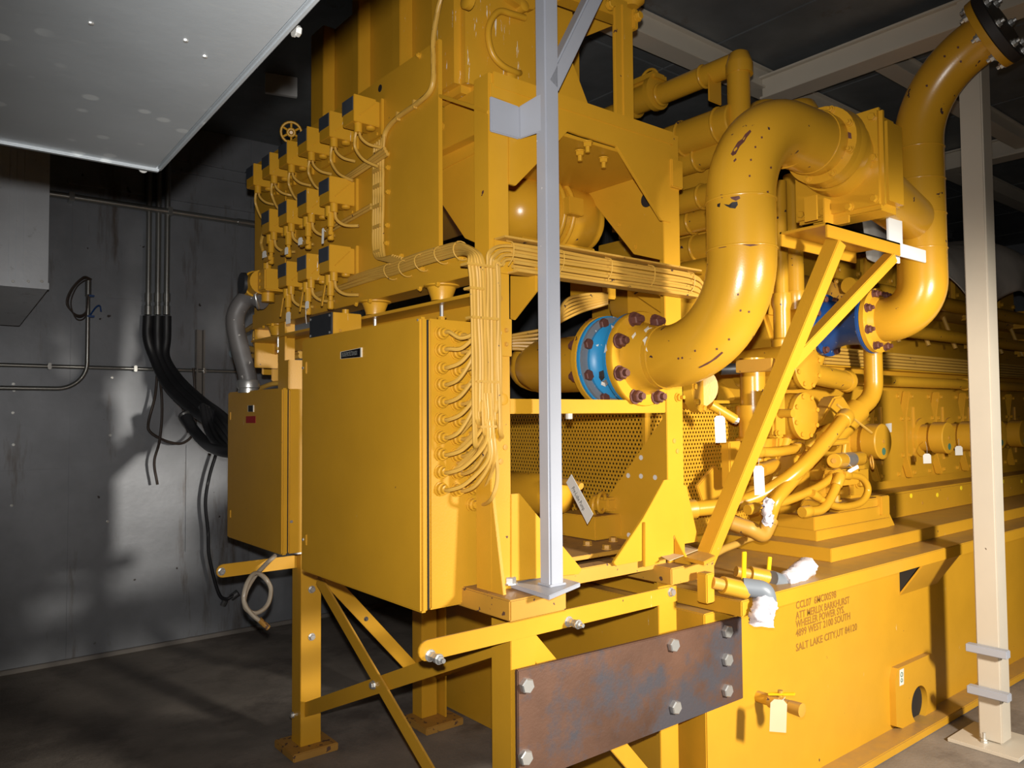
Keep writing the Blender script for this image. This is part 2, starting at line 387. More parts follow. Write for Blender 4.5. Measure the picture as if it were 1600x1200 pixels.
# ================================================================== WALL CONDUITS
t = thing('wall_conduit', 'long galvanised conduit pipe crossing the upper back wall', 'conduit', (1.6, YW-0.06, 2.98))
p, q = at(80, 303, Y=YW-0.06), at(398, 351, Y=YW-0.06)
cyl('pipe', (p.x-0.6, p.y, p.z), (q.x, q.y, p.z), 0.021, 'conduit_metal', t)
cyl('coupling', (q.x-0.13, q.y, p.z), (q.x+0.01, q.y, p.z), 0.026, 'conduit_metal', t)
for k in (0.9, 1.5):
    box('pipe_clamp', (k, YW-0.085, p.z-0.03), (k+0.03, YW-0.005, p.z+0.03), 'conduit_metal', t)
t = thing('wall_conduit', 'thin straight conduit running low across the back wall behind the black cables', 'conduit', (1, YW-0.04, 1.87))
p = at(0, 570, Y=YW-0.04); cyl('pipe', (p.x-1.4, p.y, p.z), (at(385, 580, Y=YW-0.04).x, p.y, p.z), 0.013, 'conduit_metal', t, 14)
for k in (0.8, 1.3, 1.75): box('pipe_clamp', (k, YW-0.062, p.z-0.02), (k+0.02, YW-0.005, p.z+0.02), 'conduit_metal', t)
t = thing('wall_conduit', 'thin bent conduit turning up the back wall with loose wires at its open end', 'conduit', (0.6, YW-0.05, 1.74))
a, b, c = at(0, 606, Y=YW-0.05), at(133, 600, Y=YW-0.05), at(143, 440, Y=YW-0.05)
sweep('pipe', fillet([(a.x-1.4, a.y, a.z), (b.x+0.01, b.y, a.z), (b.x+0.01, b.y, c.z)], 0.17, 10), 0.014, 'conduit_metal', t, 12)
cyl('coupling', (b.x+0.01, b.y, c.z-0.10), (b.x+0.01, b.y, c.z+0.01), 0.019, 'conduit_metal', t, 14)
for j in range(4):
    k = random.uniform(-6, 6)
    tube('wire', [at(143, 436, Y=YW-0.06), at(130, 438+k, Y=YW-0.09), at(116+k, 452, Y=YW-0.1), at(109+k, 475, Y=YW-0.1), at(120, 497+k, Y=YW-0.08), at(134, 492+k, Y=YW-0.07), at(138, 460, Y=YW-0.07)], 0.004, 'brown_wire', t)
tube('wire', [at(141, 492, Y=YW-0.07), at(150, 480, Y=YW-0.1), at(156, 478, Y=YW-0.1), at(158, 487, Y=YW-0.09)], 0.005, 'dark_blue', t)
for zq in (460, 492): box('tape_band', at(137, zq, Y=YW-0.07), at(146, zq+5, Y=YW-0.03), 'dark_blue', t, 0.002)
# three vertical conduits that become black cables
ends = [(355, 668), (355, 690), (355, 706)]
for j, (px_, nm) in enumerate(((231, 'left'), (246, 'middle'), (260, 'right'))):
    q = at(px_, 505, Y=YW-0.05)
    t = thing('power_cable', '%s one of three vertical conduits on the back wall feeding a thick black cable' % nm, 'cable', (q.x, q.y, q.z), 'black cables on the back wall')
    zt = at(px_, 310, Y=YW-0.05).z
    cyl('conduit', (q.x, q.y, q.z+0.12), (q.x, q.y, ZC), 0.019, 'conduit_metal', t, 16)
    for zz in (465, 485, 505):
        z = at(px_, zz, Y=YW-0.05).z; cyl('coupling', (q.x, q.y, z-0.03), (q.x, q.y, z+0.03), 0.025, 'conduit_metal', t, 12)
    dx = j*4
    tube('cable', [q+V((0, 0, 0.05)), q-V((0, 0, 0.1)), at(241+dx*2.2, 560, Y=YW-0.07), at(262+dx*2.4, 603-dx, Y=YW-0.2), at(300+dx*2, 640-dx*1.6, Y=YW-0.5), at(340+dx, 668-2*dx, Y=YW-0.9), at(385, 720-3*dx, Y=4.1)], 0.033, 'black_rubber', t, 12)
t = thing('power_cable', 'cut black cable end with bare metal fitting beside the small yellow cabinet', 'cable', at(290, 652, Y=5.0), 'black cables on the back wall')
tube('cable', [at(290, 652, Y=5.0), at(305, 675, Y=4.9), at(325, 695, Y=4.7), at(350, 705, Y=4.4), at(385, 705, Y=4.15)], 0.034, 'black_rubber', t, 12)
lathe('end_fitting', at(285, 644, Y=5.02), at(295, 660, Y=5.0)-at(285, 644, Y=5.02), [(0, 0.02), (0.01, 0.036), (0.06, 0.038), (0.07, 0.034)], 'steel_dark', t, 14)
t = thing('power_cable', 'looped black cables hanging in front of the wall next to the small cabinet', 'cable', at(318, 640, Y=4.9), 'black cables on the back wall')
for j in range(4):
    tube('cable', [at(316+5*j, 634+3*j, Y=4.9), at(322+8*j, 665+2*j, Y=4.8), at(334+9*j, 690, Y=4.6), at(352+8*j, 700-2*j, Y=4.4), at(385, 690-8*j, Y=4.2)], 0.019, 'black_rubber', t, 10)
lathe('end_fitting', at(312, 633, Y=4.92), V((1, -0.4, -0.7)), [(0, 0.01), (0.01, 0.022), (0.05, 0.026), (0.06, 0.02)], 'steel_dark', t, 12)
for lab, pts in (('brown wire drooping from the thin wall conduit', [(247, 575), (252, 610), (253, 650), (249, 690), (241, 722), (246, 757)]),
                 ('brown wire hanging in a slack loop on the back wall', [(246, 580), (242, 620), (232, 660), (236, 676), (262, 690), (286, 692), (303, 675), (306, 640), (304, 600), (302, 575)]),
                 ('rusty brown cable drooping to the cut cable end', [(255, 578), (272, 590), (284, 620), (287, 650)]),
                 ('black wire hanging from the cables down to the floor fitting', [(338, 708), (327, 745), (321, 785), (325, 830), (327, 870), (341, 925), (353, 936), (365, 930)])):
    tag(tube('hanging_wire', [at(x, y, Y=YW-0.12) for x, y in pts], 0.009 if 'black' not in lab else 0.012, 'brown_wire' if 'black' not in lab else 'black_rubber'), lab, 'wire')
t = thing('strut_channel', 'short dark steel strut channel upright on the back wall', 'channel', at(312, 650, Y=YW-0.03))
a, b = at(306, 515, Y=YW-0.03), at(318, 652, Y=YW-0.03)
box('back', (a.x, YW-0.02, b.z), (b.x, YW-0.008, a.z), 'dirty_steel', t)
for x in (a.x, b.x-0.012): box('lip', (x, YW-0.055, b.z), (x+0.012, YW-0.018, a.z), 'dirty_steel', t)
tag(lathe('wall_plug', at(367, 552, Y=YW-0.006), YM, [(0, 0.042), (0.006, 0.042), (0.009, 0.03)], 'sticker_blue', None, 20), 'round pale blue cap on the back wall by the grey flexible conduit', 'cap')
t = thing('flexible_conduit', 'grey flexible conduit bending down into the small yellow cabinet', 'conduit', at(388, 600, Y=3.65))
tube('hose', [at(412, 470, Y=3.55), at(396, 464, Y=3.6), at(381, 470, Y=3.64), at(369, 490, Y=3.66), at(368, 512, Y=3.66), at(376, 548, Y=3.66), at(386, 585, Y=3.66), at(388, 600, Y=3.66)], 0.042, 'flex_grey', t, 16)
q = at(388, 594, Y=3.66); lathe('connector', q, (0, 0, -1), [(0, 0.048), (0.01, 0.052), (0.035, 0.052), (0.04, 0.046), (0.06, 0.046)], 'zinc', t, 16)
ring('connector_ring', at(401, 466, Y=3.57), (1, -0.5, 0.2), 0.046, 0.008, 'zinc', t, 18)
t = thing('pressure_sensor', 'small grey wire fitting on the back wall near the floor', 'fitting', at(362, 932, Y=YW-0.1))
cyl('body', at(361, 934, Y=YW-0.1), at(372, 926, Y=YW-0.12), 0.025, 'steel_dark', t, 12)
cyl('foot', at(352, 938, Y=YW-0.06), at(348, 946, Y=YW-0.05), 0.022, 'steel_dark', t, 10)

# ================================================================== LOWER STAND
t = thing('support_stand', 'yellow bolted angle iron stand with cross braces under the switch panel frame', 'stand', (1.9, 2.7, 0))
def angle_leg(x, y, z0, z1, sx, sy, wd=0.1, th=0.01, name='leg', mat='yellow_paint', par=None):
    pts = [(x, y), (x+sx*wd, y), (x+sx*wd, y+sy*th), (x+sx*th, y+sy*th), (x+sx*th, y+sy*wd), (x, y+sy*wd)]
    return prism(name, [(a, b, z0) for a, b in pts], (0, 0, z1-z0), mat, par, 0.002)
LEGS = [(XF, 3.45, 1, 1), (XF, YF, 1, 1), (2.31, YF, -1, 1), (2.24, 3.42, -1, -1)]
for i, (x, y, sx, sy) in enumerate(LEGS):
    angle_leg(x, y, 0.035, 0.94, sx, sy, par=t)
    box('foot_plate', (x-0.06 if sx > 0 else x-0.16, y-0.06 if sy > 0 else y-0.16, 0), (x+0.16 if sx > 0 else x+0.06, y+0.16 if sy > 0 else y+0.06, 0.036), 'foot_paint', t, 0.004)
angle_leg(2.13, 3.38, 0.035, 0.94, 1, 1, 0.09, 0.01, 'leg', 'yellow_paint', t)
def strap(p, q, wdt, th, nrm, par=t, name='brace'):
    p, q = V(p), V(q); return bar(name, p, q, th, wdt, 'yellow_paint', par, nrm)
strap(at(497, 903, X=XF+0.012), at(690, 1235, X=XF+0.012), 0.062, 0.008, XM)
strap(at(462, 1114, X=XF+0.024), at(776, 1008, X=XF+0.024), 0.062, 0.008, XM)
strap(at(506, 896, Y=3.44), at(648, 1048, Y=3.44), 0.062, 0.008, YM)
strap(at(680, 1052, X=2.22), at(790, 1010, X=2.22), 0.06, 0.008, XM)
strap(at(825, 1000, Y=YF+0.02), at(1010, 1218, Y=YF+0.02), 0.062, 0.008, YM)
for px, py in ((487, 921), (487, 995)): bolt(at(px, py, Y=3.448), YM, 0.014, t, 'zinc')
bolt(at(584, 1070, X=XF+0.008), XM, 0.014, t, 'zinc'); bolt(at(458, 1117, X=XF-0.002), XM, 0.012, t, 'zinc')
bolt(at(572, 967, Y=3.435), YM, 0.009, t, 'steel_dark')
# the long strap arms
def arm(y, x0, x1, z, hgt=0.058):
    pts = [(x1, y, z-hgt/2), (x1, y, z+hgt/2)]
    for k in range(9):
        a = math.pi/2+math.pi*k/8; pts.append((x0+hgt/2*math.cos(a), y, z+hgt/2*math.sin(a)))
    return prism('strap_arm', pts, (0, 0.009, 0), 'yellow_paint', t, 0.0015)
arm(YF-0.012, 1.21, 2.30, 0.888)
arm(3.50, 1.18, 1.6, 0.875)
for px, py, L in ((672, 1024, 0.04), (888, 971, 0.05)):
    q = at(px, py, Y=YF-0.012)
    for k in range(3): bolt(q+YM*(0.016*k), YM, 0.014 if k != 1 else 0.012, t, 'zinc', h=0.012, name='nut', washer=(k == 0))
    bolt(q+YM*0.045, YM, 0.012, t, 'zinc', h=0.01, stud=0.012, name='nut')
bolt(at(1048, 925, Y=YF-0.012), YM, 0.014, t, 'zinc'); bolt(at(346, 893, Y=3.50), YM, 0.014, t, 'zinc')

# rusty tie plate
a, b = V((1.523, 1.888, 0)), V((2.56, 1.808, 0))
t = thing('tie_plate', 'rusty brown steel tie plate bolted across the stand leg and the engine skid', 'plate', ((a+b)/2).to_tuple()[:2]+(0.44,))
pl = [V((a.x, a.y, 0.772)), V((b.x, b.y, 0.778)), V((b.x, b.y, 0.472)), V((a.x, a.y, 0.425))]
nrm = V((b.y-a.y, -(b.x-a.x), 0)).normalized()
prism('plate', pl, nrm*0.018, 'rusty_steel', t, 0.003)
for px, py in ((821, 1070), (819, 1182), (1050, 1007), (1053, 1104), (1134, 986), (1134, 1030), (1134, 1078)):
    d = fw+(px-800)/FPX*rt-(py-600)/FPX*up; s = (a+nrm*0.018-CAM).dot(nrm)/d.dot(nrm)
    bolt(CAM+d*s, nrm, 0.024, t, 'zinc', h=0.02, washer=False)

# ================================================================== UPPER FRAME
t = thing('steel_gantry', 'yellow welded steel gantry with posts, beams and triangular gussets', 'gantry', (1.9, 2.5, 0.93)); FR = t
angle_leg(1.447, YF, 1.0, 2.62, 1, 1, 0.078, 0.008, 'post', par=t)
angle_leg(2.365, YF, 1.0, 2.62, -1, 1, 0.094, 0.01, 'post', par=t)
angle_leg(1.447, 3.55, 1.0, 2.62, 1, -1, 0.078, 0.01, 'post', par=t)
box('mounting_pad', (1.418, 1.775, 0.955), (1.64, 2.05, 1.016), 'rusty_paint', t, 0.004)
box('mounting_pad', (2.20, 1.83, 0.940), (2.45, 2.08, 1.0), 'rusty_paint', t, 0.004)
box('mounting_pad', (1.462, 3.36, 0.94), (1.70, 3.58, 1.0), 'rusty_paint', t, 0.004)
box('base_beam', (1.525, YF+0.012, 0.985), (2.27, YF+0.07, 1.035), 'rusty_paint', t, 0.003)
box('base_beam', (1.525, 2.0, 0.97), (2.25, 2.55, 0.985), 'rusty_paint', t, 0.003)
box('cross_beam', (1.525, YF+0.004, 1.555), (2.272, YF+0.05, 1.602), 'yellow_paint', t, 0.003)
lathe('plug', at(889, 645, Y=YF+0.02), (0, 0, -1), [(-0.01, 0.012), (0.02, 0.012), (0.022, 0.008)], 'cream_paint', t, 10)
plate('gusset', [(799, 772), (812, 771), (909, 889), (905, 897), (799, 908)], 'yellow_paint', t, 0.012, Y=YF-0.005)
plate('gusset', [(1049, 749), (1038, 750), (1005, 810), (959, 879), (962, 884), (1049, 868)], 'yellow_paint', t, 0.012, Y=YF-0.006)
plate('gusset', [(1042, 644), (1050, 690), (1050, 800), (961, 884), (905, 846), (922, 816)], 'yellow_paint', t, 0.012, X=2.345)
for px, py in ((1002, 715), (982, 743), (1002, 744), (1024, 746), (983, 836)):
    q = at(px, py, X=2.345); lathe('bolt_hole', q-V((0.0015, 0, 0)), XM, [(0, 0.010), (0.001, 0.010)], 'paper_tag', t, 12)
prism('gusset', [(2.30, YF-0.002, 1.24-0.14), (2.30, YF-0.07, 1.0), (2.30, YF-0.002, 1.0)], (0.012, 0, 0), 'yellow_paint', t, 0.001)
plate('gusset', [(1068, 757), (1073, 760), (1092, 846), (1068, 850)], 'yellow_paint', t, 0.012, Y=YF+0.02)
prism('gusset', [(1.447, YF-0.002, 1.32), (1.447, YF-0.06, 1.0), (1.447, YF, 1.0)], (0.012, 0, 0), 'yellow_paint', t, 0.001)
plate('gusset', [(1008, 816), (1018, 818), (1031, 880), (1008, 886)], 'yellow_paint', t, 0.012, Y=YF-0.02)
# arch shaped top plate
plate('top_gusset', [(796, 142), (1048, 222), (1048, 348), (1034, 344), (964, 229), (907, 211), (888, 204), (870, 224), (806, 290), (796, 287)], 'yellow_paint', t, 0.012, Y=YF-0.005)
a, b = at(796, 130, Y=YF), at(1050, 214, Y=YF)
bar('top_beam', (a.x-0.07, YF+0.035, 2.60), (b.x, YF+0.035, 2.60), 0.05, 0.085, 'yellow_paint', t)
box('cleat', at(1050, 247, Y=YF-0.015), at(1068, 296, Y=YF-0.015)+V((0, 0.03, 0)), 'yellow_paint', t, 0.004)
box('cap_block', at(766, 128, Y=YF-0.006), at(795, 172, Y=YF+0.04), 'yellow_paint', t, 0.003)
plate('corner_bracket', [(781, 497), (800, 499), (800, 557), (781, 556)], 'yellow_paint', t, 0.01, Y=YF-0.011)
for px, py in ((791, 516), (791, 538)): bolt(at(px, py, Y=YF-0.012), YM, 0.006, t, 'rusty_paint')
for px, py in ((782, 466), (782, 573), (782, 614), (790, 699), (783, 721), (1054, 689), (1059, 705), (1055, 840)):
    q = at(px, py, Y=YF-0.002); lathe('bolt_hole', q+V((0, 0.001, 0)), YM, [(0, 0.009), (0.0015, 0.009), (0.002, 0.006)], 'rusty_paint', t, 12)
lathe('boss', at(786, 624, Y=YF-0.001), YM, [(0, 0.018), (0.004, 0.018), (0.005, 0.014)], 'yellow_paint', t, 16)
bolt(at(1059, 621, Y=YF-0.002), YM, 0.014, t, 'yellow_paint', stud=0.015)
# deck under the upper plant, with bolts through it, and inner gusset with a cut-out
box('deck_plate', (1.53, 1.915, 2.495), (2.34, 3.5, 2.507), 'yellow_paint', t, 0.001)
for px, py in ((906, 236), (918, 222), (943, 247)):
    q = at(px, py, Z=2.49); bolt(q, (0, 0, -1), 0.015, t, 'yellow_paint', stud=0.02)
plate('inner_gusset', [(868, 290), (1000, 238), (1050, 270), (1050, 410), (990, 397), (917, 304), (880, 317), (868, 325)], 'yellow_paint', t, 0.012, X=2.33)
plate('inner_gusset', [(797, 420), (837, 412), (837, 455), (802, 500), (797, 498)], 'yellow_paint', t, 0.01, X=1.60)
q = at(1011, 312, X=2.328); lathe('lifting_hole', q, XM, [(0, 0.03), (0.002, 0.03)], 'black_hole', t, 18)
bolt(at(967, 351, X=2.33), XM, 0.008, t); bolt(at(992, 386, X=2.33), XM, 0.008, t)
# left side beam and gusset seen between the switch panel and the corner post
plate('side_gusset', [(686, 268), (767, 226), (767, 390), (726, 372), (686, 312)], 'yellow_paint', t, 0.01, X=1.575)
plate('side_beam', [(684, 160), (768, 118), (768, 226), (684, 268)], 'yellow_paint', t, 0.05, X=1.57)
for px, py in ((691, 197), (750, 190), (752, 219)): bolt(at(px, py, X=1.568), XM, 0.012, t, stud=0.006)
bar('tie_bar', at(688, 150, X=1.46), at(766, 176, Y=YF), 0.012, 0.022, 'yellow_paint', t)
plate('tower_gusset', [(874, 80), (893, 92), (928, 186), (866, 166)], 'yellow_paint', t, 0.012, Y=YF+0.04)
tw0, tw1 = at(963, 200, Y=YF+0.03), at(991, 200, Y=YF+0.03)
angle_leg(tw1.x, YF+0.03, 2.61, 3.06, -1, 1, tw1.x-tw0.x, 0.01, 'tower_post', par=t)
bar('tower_post_flange', (tw0.x+0.04, YF+0.035, 2.61), (tw0.x+0.04, YF+0.035, 3.06), 0.008, 0.02, 'yellow_paint', t)
bar('tower_beam', at(872, -15, Y=YF+0.08), at(972, 22, Y=YF+0.08), 0.07, 0.06, 'yellow_paint', t)
plate('tower_gusset', [(905, 20), (962, 38), (912, 58)], 'yellow_paint', t, 0.012, Y=YF+0.2)
box('clevis', at(991, 12, Y=YF+0.02), at(998, 46, Y=YF+0.02)+V((0, 0.04, 0)), 'yellow_paint', t, 0.004)
for px, py in ((952, 8), (996, 26)): bolt(at(px, py, Y=YF+0.02), YM, 0.016, t)
lathe('round_foot', at(985, 4, Y=YF+0.12), ZP, [(-0.02, 0.03), (0.0, 0.055), (0.05, 0.06), (0.12, 0.06)], 'yellow_paint', t, 20)
# round vessel behind the corner post
t = thing('expansion_vessel', 'yellow round vessel with clamp band inside the frame behind the grey post', 'vessel', at(838, 380, Y=2.35))
cv = at(850, 338, Y=2.45)
lathe('vessel_body', cv-V((0.26, 0, 0)), (1, 0, 0), [(0, 0.05), (0.02, 0.09), (0.06, 0.125), (0.12, 0.142), (0.2, 0.148), (0.36, 0.148), (0.44, 0.142), (0.5, 0.12), (0.54, 0.08), (0.555, 0.02)], 'pipe_paint', t, 32, 60)
ring('clamp_band', cv-V((0.02, 0, 0)), (1, 0, 0), 0.152, 0.012, 'yellow_paint', t)
ring('clamp_band', cv+V((0.03, 0, 0)), (1, 0, 0), 0.152, 0.010, 'yellow_paint', t)
box('clamp_lug', cv+V((-0.03, -0.19, -0.03)), cv+V((0.05, -0.15, 0.04)), 'yellow_paint', t)
box('saddle', cv+V((-0.2, -0.1, -0.24)), cv+V((0.2, 0.1, -0.13)), 'yellow_paint', t)

# ================================================================== MAIN CONTROL CABINET
bx0, bx1, by0, by1, bz0, bz1 = 1.27, 1.50, 2.015, 2.885, 0.962, 1.850
t = thing('control_cabinet', 'large yellow control cabinet with black nameplate and rows of cable glands', 'cabinet', (1.38, 2.45, bz0)); MC = t
box('body', (bx0+0.03, by0, bz0), (bx1, by1, bz1), 'yellow_paint', t, 0.006)
box('door', (bx0, by0+0.002, bz0-0.006), (bx0+0.027, by1, bz1+0.004), 'yellow_paint', t, 0.007)
box('door_gasket', (bx0+0.026, by0+0.006, bz0+0.002), (bx0+0.032, by1-0.006, bz1-0.004), 'black_hole', t, 0)
for py in (575, 843): box('hinge', at(473, py-9, X=bx0-0.004), at(481, py+9, X=bx0+0.004), 'yellow_paint', t, 0.002)
for py in (575, 843): bolt(at(474, py, X=bx0-0.003), XM, 0.006, t, 'zinc', washer=False)
bolt(at(653, 497+3, X=bx0), XM, 0.004, t, 'zinc', washer=False)
nm = plate('nameplate', [(533, 550), (566, 543), (566, 558), (533, 561)], 'plate_white', t, -0.003, 0, X=bx0)
plate('nameplate_face', [(533, 550.3), (563, 543.9), (563, 557.8), (533, 560.6)], 'plate_black', nm, -0.0005, 0, X=bx0-0.003)
text('nameplate_lettering', 'ENGINE PROTECTION BOX', at(534.5, 557.8, X=bx0-0.0035), (0, -1, 0), ZP, 0.022, 'text_grey', nm, 0.42)
rows = [521, 547, 575, 601, 628, 655.5, 683, 709.5, 737, 764]
GL = []
for i, py in enumerate(rows):
    for j, px in enumerate((688, 713, 737)):
        if j == 2 and i in (0, 1): continue
        q = at(688, py, Y=by0); x = at(px, py, Y=by0).x; GL.append((i, j, V((x, by0, q.z-0.006*(j > 0)))))
GL.append((10, 2, at(737, 788, Y=by0)))
gme = None
for i, j, q in GL:
    if gme is None:
        o = lathe('cable_gland', q, YM, [(-0.001, 0.023), (0.004, 0.023), (0.005, 0.019), (0.017, 0.019), (0.019, 0.014), (0.030, 0.013), (0.031, 0.008)], 'yellow_paint', t, 12, 30); gme = o.data; off = WO[o.name]-q
    else: link('cable_gland', gme, q+off, t)
# junction box on top
t = thing('terminal_box', 'small yellow terminal box with black face on top of the large cabinet', 'box', at(525, 520, X=1.36))
a, b = at(485, 497, X=1.30), at(519, 524, X=1.30)
jb = [at(519, 485, X=1.30), at(519, 522, X=1.30)]
z0, z1 = bz1+0.004, bz1+0.004+0.088
ya, yb = at(519, 500, X=1.30).y, at(485, 500, X=1.30).y
xb = at(565, 500, Y=ya).x
box('body', (1.303, ya, z0), (xb, yb, z1), 'yellow_paint', t, 0.003)
box('black_cover', (1.296, ya+0.001, z0+0.001), (1.304, yb-0.001, z1-0.001), 'black_panel', t, 0.001)
for yy in (ya+0.012, yb-0.012):
    for z in (z0+0.012, z1-0.012): bolt((1.296, yy, z), XM, 0.005, t, 'zinc', washer=False, name='screw')
cyl('knob', (1.38, ya+0.05, z1), (1.38, ya+0.05, z1+0.02), 0.014, 'yellow_paint', t, 12)
bolt((xb-0.09, ya, z0+0.02), YM, 0.006, t, 'rusty_paint', washer=False, name='screw')

# ================================================================== SMALL CABINET
sx, sy0, sy1 = 1.33, 3.215, 3.895
sz0, sz1 = 0.962, 1.672
t = thing('control_cabinet', 'smaller yellow cabinet with a red label, standing left of the large cabinet', 'cabinet', (1.44, 3.55, sz0))
box('body', (sx+0.03, sy0, sz0+0.004), (sx+0.22, sy1, sz1), 'yellow_paint', t, 0.005)
box('door', (sx, sy0+0.002, sz0), (sx+0.027, sy1, sz1+0.003), 'yellow_paint', t, 0.006)
box('door_gasket', (sx+0.026, sy0+0.006, sz0+0.006), (sx+0.032, sy1-0.006, sz1-0.004), 'black_hole', t, 0)
plate('nameplate', [(388, 633.5), (397, 633), (397, 643.5), (388, 643.5)], 'plate_white', t, -0.003, 0, X=sx)
plate('nameplate_face', [(388, 633.7), (395, 633.3), (395, 643.4), (388, 643.3)], 'plate_black', t, -0.0005, 0, X=sx-0.003)
plate('red_label', [(384.5, 650.5), (399.5, 650), (399.5, 661), (384.5, 661)], 'red_label', t, -0.001, 0, X=sx)
for py in (650, 803): box('hinge', at(359, py-6, X=sx-0.004), at(362, py+6, X=sx+0.004), 'yellow_paint', t, 0.002)
lathe('drain_plug', (sx+0.1, sy0+0.06, sz0+0.004), (0, 0, -1), [(0, 0.03), (0.012, 0.03), (0.014, 0.02)], 'zinc', t, 16)
bolt(at(455, 815, Y=sy0), YM, 0.007, t, 'zinc', washer=False)
t = thing('cabinet_bracket', 'short yellow bracket block rising behind the small cabinet', 'bracket', (1.5, 3.3, sz1))
box('block', at(451, 562, Y=3.3), V((1.62, 3.42, sz1+0.002)), 'yellow_paint', t, 0.003)
box('lug', (1.50, 3.30, sz1+0.1), (1.60, 3.33, sz1+0.112), 'yellow_paint', t, 0.001)
t = thing('coiled_hose', 'clear plastic hose coiled once, dangling below the small cabinet', 'hose', at(405, 990, Y=3.3))
tube('hose', [at(430, 868, Y=3.45), at(415, 882, Y=3.42), at(395, 905, Y=3.38), at(383, 930, Y=3.34), at(384, 950, Y=3.32), at(400, 958, Y=3.32), at(418, 945, Y=3.34), at(423, 920, Y=3.36), at(413, 902, Y=3.38), at(398, 896, Y=3.36), at(386, 912, Y=3.32), at(381, 938, Y=3.3), at(392, 958, Y=3.3), at(416, 978, Y=3.3)], 0.010, 'clear_hose', t, 8)
cyl('brass_end', at(405, 968, Y=3.3), at(419, 981, Y=3.3), 0.012, 'foot_paint', t, 10)

# ================================================================== SWITCH PANEL
XP = 1.45
t = thing('switch_panel', 'tall yellow mounting panel carrying three rows of pressure switches', 'panel', (XP, 3.0, 2.0)); SP = t
box('panel_plate', (XP, 2.185, 2.0), (XP+0.012, 3.86, 2.835), 'yellow_paint', t, 0.002)
box('edge_flange', (XP-0.002, 2.180, 2.06), (XP+0.014, 2.188, 2.835), 'yellow_paint', t, 0.002)
box('lower_beam', (XP-0.012, 1.99, 1.995), (XP+0.05, 3.86, 2.066), 'yellow_paint', t, 0.003)
box('bottom_flange', (XP-0.015, 1.99, 1.992), (XP+0.09, 3.86, 2.0), 'yellow_paint', t, 0.002)
box('side_flange', (XP, 3.855, 1.80), (XP+0.12, 3.868, 2.835), 'yellow_paint', t, 0.002)
for px, py in ((660, 421), (628, 400), (605, 380), (607, 262), (607, 300), (606, 241), (606, 352), (655, 87), (720, 404)): bolt(at(px, py, X=XP-0.001 if py < 395 else XP-0.013), XM, 0.009, t, stud=0.004)
q = at(594, 138, X=XP-0.001); lathe('slot', q, XM, [(0, 0.014), (0.001, 0.014)], 'black_hole', t, 14)
for px, py in ((690, 452), (586, 478), (435, 521)):
    q = at(px, py, X=1.47); lathe('rubber_mount', (q.x, q.y, 1.992), (0, 0, -1), [(0, 0.062), (0.004, 0.062), (0.008, 0.05), (0.045, 0.036), (0.052, 0.036)], 'yellow_paint', t, 18)
    for s in (-1, 1): bolt((q.x-0.05, q.y+s*0.055, 1.985), XM, 0.008, t)
    cyl('mount_stud', (q.x, q.y, 1.86), (q.x, q.y, 1.94), 0.007, 'zinc', t, 8)
    bolt((q.x, q.y, 1.885), (0, 0, -1), 0.013, t)
box('mount_rail', (1.43, 1.96, 1.925), (1.56, 3.86, 1.936), 'yellow_paint', t, 0.002)
box('mount_rail_web', (1.552, 1.96, 1.87), (1.56, 3.86, 1.93), 'yellow_paint', t, 0.002)

